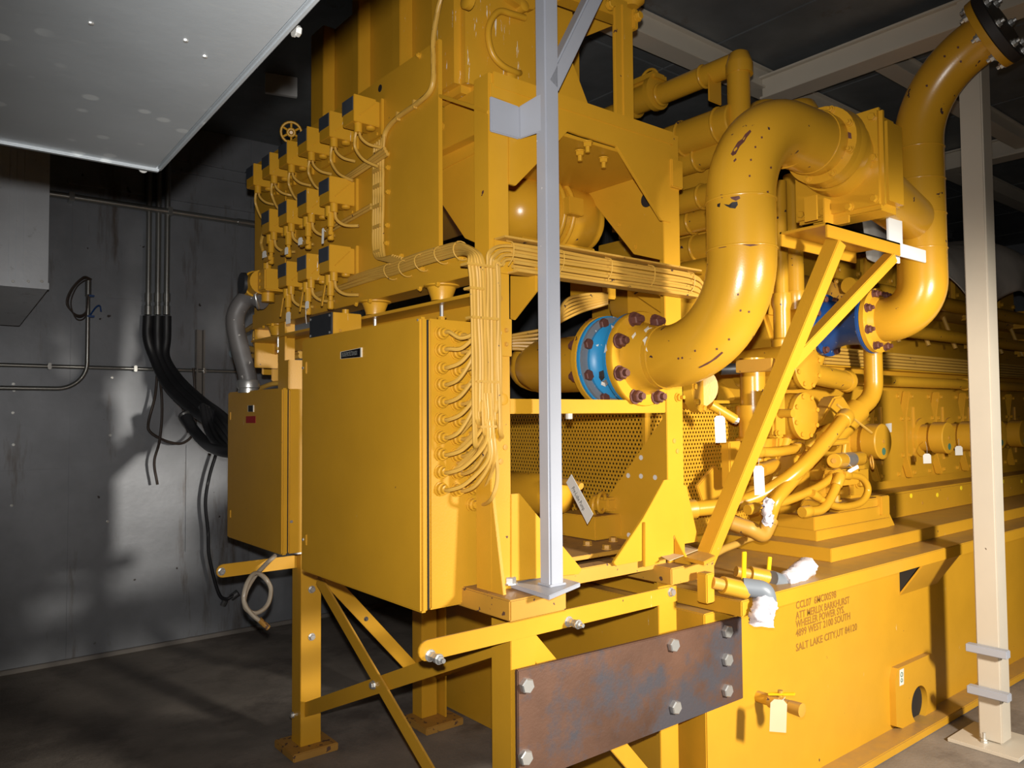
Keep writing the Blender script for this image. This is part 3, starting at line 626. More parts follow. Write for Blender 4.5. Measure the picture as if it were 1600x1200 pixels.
def ordinal(k): return ('first', 'second', 'third', 'fourth', 'fifth', 'sixth')[k]
cols = [2.565, 2.766, 2.973, 3.175, 3.369, 3.565]
rowz = [(2.640, 2.736, [0, 1, 2, 3, 4, 5], 'top'), (2.383, 2.480, [1, 2, 3, 4], 'middle'), (2.112, 2.212, [1, 2, 3], 'bottom')]
SW = {}
XS = 1.33
for ri, (z0, z1, cs, rn) in enumerate(rowz):
    for k, ci in enumerate(cs):
        y = cols[ci]
        s = thing('pressure_switch', 'yellow pressure switch box in the %s row, %s from the right' % (rn, ordinal(k)), 'switch', (1.39, y+0.045, z0), 'pressure switches on the yellow panel')
        box('body', (XS, y+0.001, z0), (XP-0.01, y+0.092, z1), 'yellow_paint', s, 0.003)
        lid = box('cover', (XS-0.002, y-0.004, z0-0.002), (XP-0.03, y+0.002, z1+0.004), 'worn_tank' if k % 3 == 1 else 'yellow_paint', s, 0.002)
        p, q = (XS+0.02, y-0.004, z0+0.022), (XS+0.085, y-0.004, z1-0.014)
        bar('slot_bar', p, q, 0.012, 0.004, 'yellow_paint', lid, (0, -1, 0))
        box('nameplate', (XS-0.003, y+0.006, z0+0.043), (XS+0.001, y+0.090, z1-0.002), 'name_blue', s, 0)
        box('back_plate', (XP-0.012, y-0.012, z0-0.03), (XP+0.001, y+0.10, z1+0.012), 'yellow_paint', s, 0.002)
        cyl('nipple', (XS+0.028, y+0.02, z0-0.034), (XS+0.028, y+0.02, z0+0.002), 0.016, 'yellow_paint', s, 12)
        lathe('adjuster', (XS+0.082, y+0.025, z0), (0, 0, -1), [(0, 0.018), (0.008, 0.018), (0.012, 0.012)], 'yellow_paint', s, 12)
        bolt((XP-0.012, y+0.02, z0-0.02), XM, 0.006, s, washer=False, name='screw')
        if ri == 0:
            zt = 2.555-0.004*ci
            tube('cable', [(XS+0.022, y+0.02, z0-0.02), (XS+0.02, y+0.03, z0-0.05), (XS+0.03, y+0.045, z0-0.085), (XS+0.05, y+0.02, zt-0.045), (XS+0.09, y-0.02, zt-0.075)], 0.006, 'cable_paint', s)
            tube('cable', [(XS+0.032, y+0.02, z0-0.02), (XS+0.036, y+0.015, z0-0.05), (XS+0.06, y, z0-0.075), (XS+0.1, y-0.02, z0-0.085)], 0.006, 'cable_paint', s)
        else:
            tube('cable', [(XS+0.032, y+0.02, z0-0.02), (XS+0.036, y+0.014, z0-0.06), (XS+0.06, y-0.01, z0-0.085), (XS+0.1, y-0.05, z0-0.09)], 0.007, 'cable_paint', s)
            v = thing('ball_valve', 'small yellow test valve below the %s row pressure switch, %s from the right' % (rn, ordinal(k)), 'valve', (XS+0.02, y+0.035, z0-0.15), 'small valves below the pressure switches')
            cyl('body', (XS+0.02, y+0.04, z0-0.05), (XS+0.02, y+0.04, z0-0.01), 0.019, 'yellow_paint', v, 12)
            lathe('stem', (XS+0.02, y+0.03, z0-0.04), (0, 0, -1), [(0, 0.014), (0.05, 0.014), (0.052, 0.009), (0.07, 0.009), (0.072, 0.013), (0.10, 0.013), (0.104, 0.009)], 'yellow_paint', v, 10)
            if ri == 1: bar('handle', (XS-0.005, y-0.02, z0-0.125), (XS+0.0, y+0.055, z0-0.125), 0.018, 0.014, 'yellow_paint', v)
            else: bar('handle', (XS-0.004, y+0.06, z0-0.13), (XS+0.004, y+0.045, z0-0.04), 0.005, 0.014, 'yellow_paint', v)
# harness lines on the panel
t = thing('panel_harness', 'bundle of yellow painted cables fixed along the switch panel with ties', 'cable', (XP-0.03, 2.6, 2.05))
for k in range(5):
    px = 584+3.6*k
    tube('cable', [at(px+2, 225-3*k, X=XP-0.012), at(px, 250, X=XP-0.012), at(px, 300, X=XP-0.012), at(px-0.6, 350, X=XP-0.012), at(px, 388, X=XP-0.014), at(px+7, 404+k, X=XP-0.02), at(px+30, 400+k, X=XP-0.03)], 0.0062, 'cable_paint', t)
tube('cable', [at(690, -8, X=XP-0.01), at(683, 22, X=XP-0.01), at(677, 60, X=XP-0.01), at(677, 95, X=XP-0.01), at(677, 125, X=XP-0.01), at(670, 145, X=XP-0.01), at(650, 163, X=XP-0.01), at(622, 183, X=XP-0.01), at(603, 205, X=XP-0.01), at(597, 235, X=XP-0.01)], 0.009, 'cable_paint', t)
for ri, (ya_, za, yb_, zb) in enumerate(((2.46, 2.545, 3.72, 2.50), )):
    for k in range(3): tube('cable', [(XP-0.022-0.006*k, ya_+0.03, za-0.03+0.009*k), (XP-0.022, 2.8, za-0.05+0.009*k), (XP-0.022, 3.3, zb-0.03+0.009*k), (XP-0.022, 3.62, zb-0.03+0.009*k), (XP-0.022, 3.72, zb-0.09+0.004*k), (XP-0.022, 3.70, 2.36+0.004*k)], 0.007, 'cable_paint', t)
for k in range(2):
    tube('cable', [at(580, 320+5*k, X=XP-0.008), at(540, 343+5*k, X=XP-0.008), at(510, 360+5*k, X=XP-0.008)], 0.006, 'cable_paint', t)
    tube('cable', [at(600, 425+5*k, X=XP-0.018), at(560, 438+5*k, X=XP-0.018), at(525, 450+4*k, X=XP-0.018), at(470, 466+4*k, X=XP-0.018)], 0.008, 'cable_paint', t)
for px, py in ((591, 240), (591, 266), (591, 291), (591, 322), (591, 354), (591, 393)): box('tie', at(px-9, py-1, X=XP-0.021), at(px+9, py+1, X=XP-0.003), 'cable_paint', t, 0.001)
for px, py in ((648, 163), (622, 182)): box('tie', at(px-2, py-8, X=XP-0.018), at(px+2, py+8, X=XP-0.002), 'cable_paint', t, 0.001)
# hand wheel valve, end gauge
t = thing('hand_wheel', 'small yellow spoked hand wheel valve above the switch panel', 'valve', at(455, 222, X=1.50))
hc = at(455, 207, X=1.45); hd = (CAM-hc).normalized()
ring('wheel_rim', hc, hd, 0.046, 0.006, 'yellow_paint', t, 20)
ring('wheel_hub', hc, hd, 0.016, 0.007, 'yellow_paint', t, 12)
dd, u, v = frame_of(hd)
for k in range(6):
    a = math.pi*k/3; e = u*math.cos(a)+v*math.sin(a); bar('spoke', hc+e*0.015, hc+e*0.046, 0.009, 0.006, 'yellow_paint', t)
cyl('stem', hc-hd*0.0, hc-hd*0.08, 0.008, 'yellow_paint', t, 8)
t = thing('round_switch', 'round yellow switch housing with dark face at left end of the panel', 'switch', at(415, 455, X=1.36))
q = at(405, 442, X=1.34)
lathe('body', q+V((0, 0.09, 0)), YM, [(0, 0.05), (0.004, 0.062), (0.05, 0.062), (0.055, 0.055), (0.12, 0.055)], 'yellow_paint', t, 20)
lathe('dark_face', q+V((0, 0.092, 0)), (0, 1, 0), [(0, 0.055), (0.002, 0.055)], 'black_panel', t, 20)
lathe('dark_face', q+V((-0.02, 0.05, 0)), XM, [(0.03, 0.05), (0.046, 0.048)], 'black_panel', t, 20)
box('cover', (q.x-0.02, q.y-0.12, q.z-0.05), (q.x+0.09, q.y-0.03, q.z+0.05), 'yellow_paint', t, 0.006)
cyl('elbow', q+V((0.03, -0.03, -0.09)), q+V((0.03, -0.03, -0.05)), 0.03, 'yellow_paint', t, 14)
cyl('top_nipple', q+V((0.03, -0.02, 0.05)), q+V((0.03, -0.02, 0.10)), 0.02, 'yellow_paint', t, 12)
for k in range(3): bolt(q+V((-0.02, -0.06, -0.03+0.03*k)), XM, 0.007, t, washer=False, name='screw')
t = thing('pipe_cluster', 'cluster of yellow pipe fittings and hoses behind the small cabinet', 'pipes', at(420, 590, X=1.62))
tube('hose', [at(385, 516, X=1.6), at(400, 508, X=1.58), at(398, 530, X=1.58), at(406, 545, X=1.6), at(440, 552, X=1.62), at(480, 545, X=1.66)], 0.014, 'cable_paint', t)
tube('hose', [at(390, 545, X=1.58), at(420, 552, X=1.6), at(470, 548, X=1.64)], 0.018, 'cable_paint', t, 10)
tube('hose', [at(395, 556, X=1.58), at(430, 562, X=1.6), at(470, 556, X=1.64)], 0.014, 'cable_paint', t, 10)
box('fitting_block', at(410, 555, X=1.60), at(425, 586, X=1.66), 'yellow_paint', t, 0.004)
box('fitting_block', at(425, 555, X=1.62), at(446, 596, X=1.70), 'yellow_paint', t, 0.004)
tube('cable', [at(405, 607, X=1.45), at(425, 600, X=1.47), at(445, 598, X=1.5)], 0.012, 'cable_paint', t)

# ================================================================== COOLER AND TANK ABOVE
ribY = [(at(612, 100, X=1.60).y, at(625, 100, X=1.60).y), (at(550, 100, X=1.60).y, at(560, 100, X=1.60).y), (at(486, 100, X=1.6).y, at(505, 100, X=1.60).y)]
t = thing('charge_cooler', 'tall yellow cooler casing with vertical ribs above the switch panel', 'cooler', (1.75, 3.0, 2.51))
yl = at(470, 100, X=1.60).y
box('casing', (1.66, 2.35, 2.51), (2.28, yl, 3.42), 'yellow_paint', t, 0.004)
for a, b in ribY: box('rib', (1.60, b, 2.51), (1.662, a if a-b > 0.03 else b+0.06, 3.42), 'yellow_paint', t, 0.003)
t = thing('header_tank', 'yellow header tank with a looped pipe handle at top centre', 'tank', (1.75, 2.25, 2.66))
o = box('tank_body', (1.50, 2.135, 2.662), (1.95, 2.33, 3.45), 'worn_tank', t, 0.028)
tube('loop_pipe', [at(820, 28, Y=2.118), at(800, 22, Y=2.112), at(780, 18, Y=2.112), at(766, 35, Y=2.112), at(763, 58, Y=2.112), at(770, 85, Y=2.112), at(786, 103, Y=2.112), at(806, 113, Y=2.118), at(812, 114, Y=2.135)], 0.0115, 'yellow_paint', t, 10)
lathe('boss', at(796, 119, Y=2.135), YM, [(0, 0.022), (0.015, 0.022), (0.02, 0.014)], 'yellow_paint', t, 16)
lathe('boss', at(812, 14, Y=2.135), YM, [(0, 0.02), (0.03, 0.02), (0.034, 0.01)], 'yellow_paint', t, 14)
plate('octagon_lug', [(786, -20), (838, -20), (838, 8), (825, 20), (812, 18), (788, 2)], 'yellow_paint', t, -0.03, Y=2.135)
lathe('boss', at(735, 2, X=1.50), XM, [(0, 0.03), (0.02, 0.03), (0.025, 0.02)], 'yellow_paint', t, 16)
box('support_rail', (1.55, 2.0, 2.507), (1.93, 2.30, 2.664), 'yellow_paint', t, 0.004)
q = at(447, 152, Z=3.50)
tag(prism('ceiling_bracket', [(q.x-0.13, q.y, 3.50), (q.x+0.05, q.y-0.05, 3.50), (q.x+0.05, q.y-0.05, ZC), (q.x-0.13, q.y, ZC)], (0.01, 0.03, 0), 'white_paint', None, 0.002), 'small white sheet bracket under the ceiling left of the cooler casing', 'bracket')
tag(box('side_panel', (1.80, 2.15, 2.51), (2.05, 2.165, 3.40), 'yellow_paint', None, 0.002), 'yellow panel behind the grey post near the ceiling', 'panel')

# ================================================================== CABLE BUNDLES
t = thing('cable_harness', 'thick bundle of yellow painted cables rising beside the large cabinet', 'cable', (1.42, 1.87, 1.2)); H = t
rc = 0.0056
def lane(i, row): return 738+5.0*i+2.4*row
YB = 1.872
for i in range(9):
    for row in range(2):
        yb = YB+0.011*row; px = lane(i, row)
        wob = random.uniform(-0.8, 0.8)
        bot = 690-16*((i*7) % 5)
        if i < 5:
            top = [at(px-2, 440, Y=yb), at(px-5, 412, Y=yb), at(px-10-(i-2)*2, 394-(i-4)*1.2, Y=yb+0.02), at(718, 381+(4-i)*4, X=1.40+0.008*row), at(690, 386+(4-i)*4.5, X=1.415), at(650, 398+(4-i)*4.5, X=1.42), at(612, 412+(4-i)*4.2, X=1.425), at(575, 424+(4-i)*3, X=XP-0.02), at(545, 434+(4-i)*2.5, X=XP-0.012)]
        else:
            j = i-5
            top = [at(px, 440, Y=yb), at(px-1, 412, Y=yb), at(px+2+j, 393+j*7, Y=yb-0.004), at(790+j*2, 384+j*7, Y=YF-0.028), at(850, 391+j*7.5, Y=YF-0.03)]
        e0 = at(px+3, bot, Y=yb)
        tube('cable', [(min(e0.x, 1.485), by0-0.004, e0.z-0.10), (min(e0.x, 1.487), by0-0.03, e0.z-0.095), at(px+2, bot+14, Y=yb+0.03), e0, at(px+2+wob, 640, Y=yb), at(px+1-wob, 560, Y=yb), at(px+wob, 500, Y=yb)]+top, rc, 'cable_paint', t, 6, 5)
for i, j, q in GL:
    px = lane(min(8, max(0, j*2+(i % 3))), 1)
    if i < 7:
        hh = 1 if j == 0 else 0.7
        e1 = at(px, rows[i]-30*hh-20, Y=YB+0.02); e2 = at(px+1, rows[i]-75*hh-20, Y=YB+0.02)
    elif i < 10:
        e1 = at(757+5*j+(i-7)*3, rows[i]-48, Y=YB); e2 = at(756+5*j+(i-7)*2, rows[i]-95, Y=YB)
    else:
        tube('cable', [q+YM*0.02, q+YM*0.05, at(768, 779, Y=YB), at(777, 750, Y=YB-0.01), at(776, 715, Y=YB), at(771, 680, Y=YB), at(768, 640, Y=YB)], rc*1.1, 'cable_paint', t, 7); continue
    e2.z = min(e2.z, 1.84) if i < 3 else e2.z
    e1.z = min(e1.z, 1.80) if i < 3 else e1.z
    mid = (q+YM*0.06).lerp(e1, 0.42)-V((0, 0, 0.018))
    tube('cable', [q+YM*0.018, q+YM*0.05, mid, e1, e2], rc*1.15, 'cable_paint', t, 7, 6)
for py, a, b in ((411, 730, 775), (449, 735, 757), (495, 738, 780), (596, 745, 782), (667, 751, 777)):
    p, q = at(a, py, Y=YB-0.008), at(b, py, Y=YB-0.008)
    box('tie', (p.x, YB-0.010, p.z-0.004), (q.x, YB+0.03, p.z+0.004), 'cable_paint', t, 0.002)
for px, py in ((716, 391), (686, 398), (655, 410), (630, 419), (607, 424)):
    q = at(px, py, X=1.408); ring('tie', q+V((0.012, 0, 0)), (0, 1, -0.25 if px < 700 else -0.1), 0.031, 0.0022, 'cable_paint', t, 16, 5)
# tray
t = thing('cable_tray', 'open yellow cable tray with tied cables crossing the frame above the blue coupling', 'cable tray', (1.9, YF-0.02, 2.0))
a, b = at(783, 372, Y=YF-0.01), at(1078, 408, Y=YF-0.01); zt, zb = 2.098, 1.992
x0, x1 = 1.46, at(1080, 420, Y=YF-0.01).x
box('tray_back', (x0, YF-0.010, zb), (x1, YF-0.004, zt), 'yellow_paint', t, 0.001)
box('tray_lip', (x0, YF-0.062, zt-0.006), (x1, YF-0.004, zt), 'cable_paint', t, 0.002)
box('tray_lip', (x0+0.05, YF-0.062, zb), (x1, YF-0.004, zb+0.006), 'cable_paint', t, 0.002)
for i in range(8):
    z = zt-0.017-0.0115*i; wv = lambda: random.uniform(-0.003, 0.003)
    y = YF-0.034-0.010*(i % 2)
    ex = [(x1-0.03, y, z-0.002), (x1+0.05, y+0.01, z-0.035), (x1+0.10, y+0.03, z-0.10)]
    tube('cable', [(x0+0.05, y, z), (x0+0.25, y, z+wv()), (x0+0.45, y, z+wv()), (x0+0.65, y, z+wv())]+ex, 0.0062, 'cable_paint', t, 7, 6)
for px in (800, 879, 954, 1021, 1083):
    q = at(px, 415, Y=YF-0.055); tube('tie', [(q.x, YF-0.03, zt-0.008), (q.x+0.006, YF-0.054, zt-0.02), (q.x+0.004, YF-0.056, zb+0.045), (q.x-0.012, YF-0.052, zb+0.015)], 0.002, 'cable_paint', t, 5)

# ================================================================== GREY POST
t = thing('grey_support_post', 'grey square steel post with base plate and diagonal brace in front of the frame', 'post', (1.61, 1.81, 1.015))
prism('base_plate', [at(790, 916, Z=1.017), at(858, 938, Z=1.017), at(907, 917, Z=1.017), at(858, 903, Z=1.017)], (0, 0, 0.013), 'grey_paint', t, 0.002)
box('square_tube', (1.583, 1.785, 1.028), (1.640, 1.836, 3.5), 'grey_paint', t, 0.006)
box('weld', (1.577, 1.779, 1.029), (1.646, 1.842, 1.036), 'grey_paint', t, 0.003)
bolt(at(797, 912, Z=1.03), ZP, 0.019, t, 'zinc', h=0.018)
p = at(812, 190, Y=1.886)
za, zb = at(790, 157, Y=1.886).z, at(790, 211, Y=1.886).z
prism('bracket_plate', [(1.446, 1.886, za), (p.x, 1.886, za-0.005), (p.x, 1.886, zb), (1.446, 1.886, zb)], (0, 0.010, 0), 'grey_paint', t, 0.003)
prism('bracket_web', [(p.x-0.002, 1.886, za-0.005), (1.586, 1.80, za+0.02), (1.586, 1.80, zb+0.008), (p.x-0.002, 1.886, zb)], (0.004, 0.009, 0), 'grey_paint', t, 0.003)
p, q = at(857, 138, Y=1.81), at(934, -20, Y=1.81)
bar('diagonal_brace', p, p+(q-p).normalized()*0.75, 0.050, 0.052, 'grey_paint', t, (0, 1, 0), 0.006)

# ================================================================== MAIN PIPE 1 (with blue coupling)
PX, PY, PR = 2.145, 1.475, 0.1095
zf = 1.752
t = thing('coolant_pipe', 'large glossy yellow pipe with two elbows and chipped paint, bolted to the bright blue coupling', 'pipe', (PX, 1.7, 1.58))
zt = 2.512
path = fillet([(PX, 1.885, zf), (PX, PY, zf), (PX, PY, zt), (2.62, PY-0.02, zt)], [0.305, 0.275], 16)
sweep('pipe_run', path, PR, 'pipe_paint', t, 40)
for p, d in (((PX, PY, 2.075), ZP), ((PX, PY, 2.232), ZP), ((PX, 1.795, zf), YM), ((2.425, PY, zt), (1, 0, 0)), ((2.55, PY-0.017, zt), (1, 0, 0))):
    ring('weld_bead', p, d, PR, 0.004, 'pipe_paint', t, 36, 6)
fl1 = lathe('flange', (PX, 1.922, zf), YM, [(0, 0.1715), (0.004, 0.1725), (0.026, 0.1725), (0.030, 0.170), (0.031, 0.132), (0.05, 0.122), (0.10, 0.112), (0.105, 0.11)], 'pipe_paint', t, 40)
for q in disc_pts((PX, 1.891, zf), YM, 0.149, 8, 0.5): bolt(q, YM, 0.0225, fl1, 'rust_bolt', h=0.024, stud=0.014)
fl2 = lathe('flange', (2.60, PY-0.02, zt), (1, 0, 0), [(0, 0.11), (0.004, 0.137), (0.03, 0.139), (0.034, 0.139)], 'pipe_paint', t, 36)
for q in disc_pts((2.60, PY-0.02, zt), (-1, 0, 0), 0.124, 8, 0.5): bolt(q, XM, 0.011, fl2, 'yellow_paint', stud=0.008)
# blue coupling
t = thing('pipe_coupling', 'bright blue flanged coupling with grey ring between the two yellow flanges', 'coupling', (PX, 2.0, zf-0.17))
lathe('blue_flange', (PX, 1.940, zf), YM, [(0, 0.167), (0.001, 0.171), (0.016, 0.171), (0.018, 0.166)], 'bright_blue', t, 40)
lathe('grey_ring', (PX, 1.950, zf), YM, [(0, 0.150), (0.012, 0.150)], 'flange_grey', t, 32)
lathe('blue_neck', (PX, 2.045, zf), YM, [(0, 0.140), (0.012, 0.142), (0.022, 0.125), (0.05, 0.112), (0.085, 0.118), (0.1, 0.14)], 'bright_blue', t, 40)
gf = lathe('grey_flange', (PX, 2.058, zf), YM, [(0, 0.166), (0.012, 0.166), (0.013, 0.10)], 'flange_grey', t, 40)
lathe('blue_flange', (PX, 2.072, zf), YM, [(0, 0.168), (0.002, 0.172), (0.013, 0.172), (0.014, 0.167)], 'bright_blue', t, 40)
for q in disc_pts((PX, 2.045, zf), YM, 0.149, 8, 0.5): bolt(q, YM, 0.0205, gf, 'rust_bolt', h=0.016, washer=False)
t = thing('coolant_stub', 'yellow flanged stub pipe behind the bright blue coupling', 'pipe', (PX, 2.2, zf-0.17))
f3 = lathe('flange', (PX, 2.10, zf), YM, [(0, 0.170), (0.002, 0.174), (0.024, 0.174), (0.026, 0.170)], 'pipe_paint', t, 40)
lathe('stub', (PX, 2.10, zf), (0, 1, 0), [(0, 0.135), (0.02, 0.125), (0.08, 0.112), (0.36, 0.11), (0.44, 0.08), (0.46, 0.03)], 'pipe_paint', t, 32)
for q in disc_pts((PX, 2.10, zf), (0, 1, 0), 0.149, 8, 0.5): bolt(q, (0, 1, 0), 0.022, f3, 'rust_bolt', h=0.022, stud=0.012)

# thermostat valve
t = thing('regulator_valve', 'yellow flanged regulator valve with ribbed square body next to the upper elbow', 'valve', (3.0, PY, 2.3))
lathe('inlet_flange', (2.634, PY-0.02, zt), (1, 0, 0), [(0, 0.139), (0.02, 0.142), (0.036, 0.142), (0.045, 0.122), (0.10, 0.122)], 'pipe_paint', t, 36)
lathe('dome', (2.70, PY, zt-0.02), (1, 0, 0), [(0, 0.122), (0.03, 0.128), (0.06, 0.132), (0.10, 0.132)], 'pipe_paint', t, 36)
zv = 2.472
sf = box('square_flange', (2.775, 1.315, zv-0.185), (2.815, 1.665, zv+0.185), 'pipe_paint', t, 0.014)
for yy, zz in ((1.345, 0.15), (1.345, 0.0), (1.345, -0.15), (1.44, -0.16), (1.54, -0.16), (1.632, 0.15), (1.632, -0.15), (1.44, 0.16)): bolt((2.775, yy, zv+zz), XM, 0.014, sf, 'pipe_paint')
box('body', (2.815, 1.325, zv-0.178), (2.99, 1.655, zv+0.178), 'pipe_paint', t, 0.03)
for k in (-1, 1): bar('rib', (2.72, PY+0.10*k, zt-0.06), (2.80, PY+0.12*k, zt-0.06), 0.03, 0.02, 'pipe_paint', t)
lathe('outlet', (2.985, PY+0.02, zt-0.04), (0.98, 0.16, -0.05), [(0, 0.12), (0.05, 0.12), (0.07, 0.11), (0.16, 0.105), (0.66, 0.10)], 'pipe_paint', t, 32)
bolt((3.0, PY-0.03, zv+0.178), ZP, 0.014, t, 'zinc')

# ================================================================== PIPE 2
QX, QY = 3.74, 1.60
z2 = 1.995
t = thing('coolant_pipe', 'tall yellow pipe from the dark blue coupling up to the black blind flange', 'pipe', (QX, QY, 1.85))
pt = at(1443, 195, Y=QY)
qe = V((QX, 1.285, 3.205))
path = fillet([(QX, 1.80, z2), (QX, QY, z2), (QX, QY, 3.08), qe], [0.165, 0.42], 16)
sweep('pipe_run', path, 0.106, 'pipe_paint', t, 36)
ed = (path[-1]-path[-2]).normalized()
for z in (2.30, 2.46, 2.62, 2.77): ring('weld_bead', (QX, QY, z), ZP, 0.106, 0.004, 'pipe_paint', t, 32, 6)
f4 = lathe('flange', (QX, 1.832, z2), YM, [(0, 0.15), (0.002, 0.156), (0.024, 0.156), (0.026, 0.152), (0.027, 0.125), (0.05, 0.11)], 'pipe_paint', t, 36)
for q in disc_pts((QX, 1.806, z2), YM, 0.133, 8, 0.5): bolt(q, YM, 0.018, f4, 'rust_bolt', h=0.02, stud=0.012)
f5 = lathe('flange', qe-ed*0.02, ed, [(0, 0.11), (0.002, 0.165), (0.03, 0.168), (0.032, 0.168)], 'pipe_paint', t, 36)
lathe('blind_flange', qe+ed*0.013, ed, [(0, 0.166), (0.004, 0.17), (0.04, 0.17), (0.044, 0.165)], 'gasket_black', t, 36)
for q in disc_pts(qe-ed*0.02, ed, 0.145, 8, 0.5): bolt(q, -ed, 0.016, f5, 'zinc', stud=0.012)
for q in disc_pts(qe+ed*0.056, ed, 0.145, 8, 0.5): bolt(q, ed, 0.016, f5, 'zinc', stud=0.012)
t = thing('pipe_coupling', 'dark blue flanged coupling on the engine behind the bracket struts', 'coupling', (QX, 1.95, z2-0.16))
lathe('blue_flange', (QX, 1.850, z2), YM, [(0, 0.15), (0.002, 0.158), (0.015, 0.158), (0.017, 0.152)], 'dark_blue', t, 36)
lathe('blue_neck', (QX, 2.06, z2), YM, [(0, 0.13), (0.03, 0.118), (0.08, 0.106), (0.15, 0.11), (0.21, 0.13)], 'dark_blue', t, 36)
g4 = lathe('blue_flange', (QX, 2.085, z2), YM, [(0, 0.15), (0.002, 0.158), (0.02, 0.158), (0.024, 0.15), (0.025, 0.12)], 'dark_blue', t, 36)
for q in disc_pts((QX, 2.06, z2), YM, 0.137, 8, 0.5): bolt(q, YM, 0.017, g4, 'rust_bolt', h=0.016)
t = thing('coolant_stub', 'yellow flanged stub pipe joining the dark blue coupling to the engine', 'pipe', (QX, 2.2, z2-0.16))
f6 = lathe('flange', (QX, 2.108, z2), YM, [(0, 0.15), (0.002, 0.157), (0.02, 0.157)], 'pipe_paint', t, 32)
lathe('stub', (QX, 2.10, z2), (0, 1, 0), [(0, 0.12), (0.03, 0.11), (0.35, 0.11)], 'pipe_paint', t, 28)
for q in disc_pts((QX, 2.108, z2), (0, 1, 0), 0.137, 8, 0.5): bolt(q, (0, 1, 0), 0.017, f6, 'rust_bolt', h=0.018, stud=0.012)

# ================================================================== PIPE SUPPORT BRACKET
YK = 1.50
t = thing('pipe_support', 'yellow angle iron pipe support with two struts under the regulator valve', 'bracket', (2.6, 1.7, 1.0))
a, b, c = at(1293, 345, Y=YK), at(1405, 397, Y=YK), at(1447, 412, Y=YK)
zc = 2.26
xa, xb, xc = at(1293, 358, Y=YK).x, at(1407, 385, Y=YK).x, at(1447, 395, Y=YK).x
box('channel_web', (xa, YK, zc-0.055), (xb, YK+0.010, zc), 'yellow_paint', t, 0.002)
box('channel_flange', (xa, YK, zc-0.01), (xb, YK+0.20, zc), 'yellow_paint', t, 0.002)
box('channel_flange', (xa, YK+0.19, zc-0.055), (xb, YK+0.20, zc), 'yellow_paint', t, 0.002)
box('white_end', (xb, YK, zc-0.055), (xc, YK+0.010, zc), 'white_paint', t, 0.002)
box('white_end', (xb-0.03, YK+0.03, zc-0.075), (xb+0.06, YK+0.04, zc-0.01), 'white_paint', t, 0.002)
vx0, vx1 = at(1268, 320, Y=YK+0.02).x, at(1300, 320, Y=YK+0.02).x
angle_leg(vx1, YK+0.02, zc, zt-0.155, -1, -1, 0.07, 0.008, 'riser', par=t)
box('riser', (vx0, YK+0.0, zc), (vx0+0.008, YK+0.05, zt-0.16), 'yellow_paint', t, 0.001)
w0, w1 = at(1385, 340, Y=YK+0.02).x, at(1406, 340, Y=YK+0.02).x
box('white_riser', (w0, YK+0.01, zc), (w1, YK+0.022, at(1395, 318, Y=YK+0.02).z), 'white_paint', t, 0.002)
sa = [at(1398, 320, Y=YK), at(1410, 318, Y=YK), at(1424, 310, Y=YK), at(1434, 303, Y=YK)]
sb = [at(1426, 299, Y=YK), at(1416, 306, Y=YK), at(1400, 312, Y=YK), at(1380, 322, Y=YK)]
prism('saddle', sa+sb, (0, 0.10, 0), 'white_paint', t, 0.001)
ft = V((2.43, 1.90, 1.045)); tp = at(1306, 378, Y=YK+0.03)
ft = at(1100, 878, Y=1.88)
bar('strut', ft, tp, 0.062, 0.055, 'yellow_paint', t, (0, -1, 0), 0.003)
jn = ft.lerp(tp, 0.60); tp2 = at(1392, 402, Y=YK+0.02)
bar('strut', jn, tp2, 0.05, 0.045, 'yellow_paint', t, (0, -1, 0), 0.003)
bar('spreader', (at(1152, 549, Y=1.86).x, 1.86, jn.z+0.02), jn+V((-0.01, 0.035, 0.02)), 0.05, 0.03, 'rusty_paint', t)
prism('foot_plate', [at(1052, 872, Z=1.012), at(1100, 884, Z=1.012), at(1118, 874, Z=1.012), at(1090, 862, Z=1.012)], (0, 0, 0.014), 'yellow_paint', t, 0.002)
bolt(at(1035, 862, Z=1.01), ZP, 0.017, t, 'zinc')
tag(prism('loose_card', [at(1026, 866, Z=1.03), at(1046, 877, Z=1.03), at(1092, 859, Z=1.03), at(1074, 852, Z=1.03)], (0, 0, 0.002), 'card_tag'), 'dirty brown card lying at the foot of the long strut', 'card')

# ================================================================== CREAM POST
t = thing('cream_column', 'cream painted square steel column at the right edge of the view', 'column', (4.07, 1.48, 0))
box('square_tube', (4.03, 1.43, 0.02), (4.14, 1.53, ZC), 'cream_paint', t, 0.006)
box('base_plate', (3.93, 1.33, 0), (4.24, 1.63, 0.018), 'cream_paint', t, 0.003)
bolt(at(1538, 1160, Z=0.018), ZP, 0.014, t, 'zinc', stud=0.03)
for py in (1018, 1084):
    z = at(1560, py, X=4.03).z
    box('bracket', (3.985, 1.385, z-0.018), (4.029, 1.56, z+0.018), 'grey_paint', t, 0.003)

# ================================================================== SKID
ZS = 0.872
t = thing('engine_skid', 'long yellow steel engine skid with stencilled address lettering', 'skid', (5.0, 2.7, 0)); SK = t
box('skid_body', (2.37, YS, 0), (9.5, 3.60, ZS-0.06), 'yellow_paint', t, 0.004)
box('top_plate', (2.43, 1.70, ZS-0.058), (9.5, 3.66, ZS), 'yellow_paint', t, 0.004)
box('base_flange', (3.0, 1.715, 0), (9.5, YS+0.01, 0.038), 'yellow_paint', t, 0.004)
box('end_stiffener', (2.345, YS+0.16, 0), (2.372, YS+0.2, ZS-0.06), 'yellow_paint', t, 0.002)
p = at(1408, 930, Y=YS-0.001); q = at(1455, 872, Y=1.705); L = 0.42
prism('pocket_plate', [(q.x-0.09, YS, p.z), (q.x-0.09, YS, p.z+0.014), (q.x-0.09, 1.715, ZS-0.058), (q.x-0.09, 1.705, ZS-0.058)], (L, 0, 0), 'yellow_paint', t, 0.001)
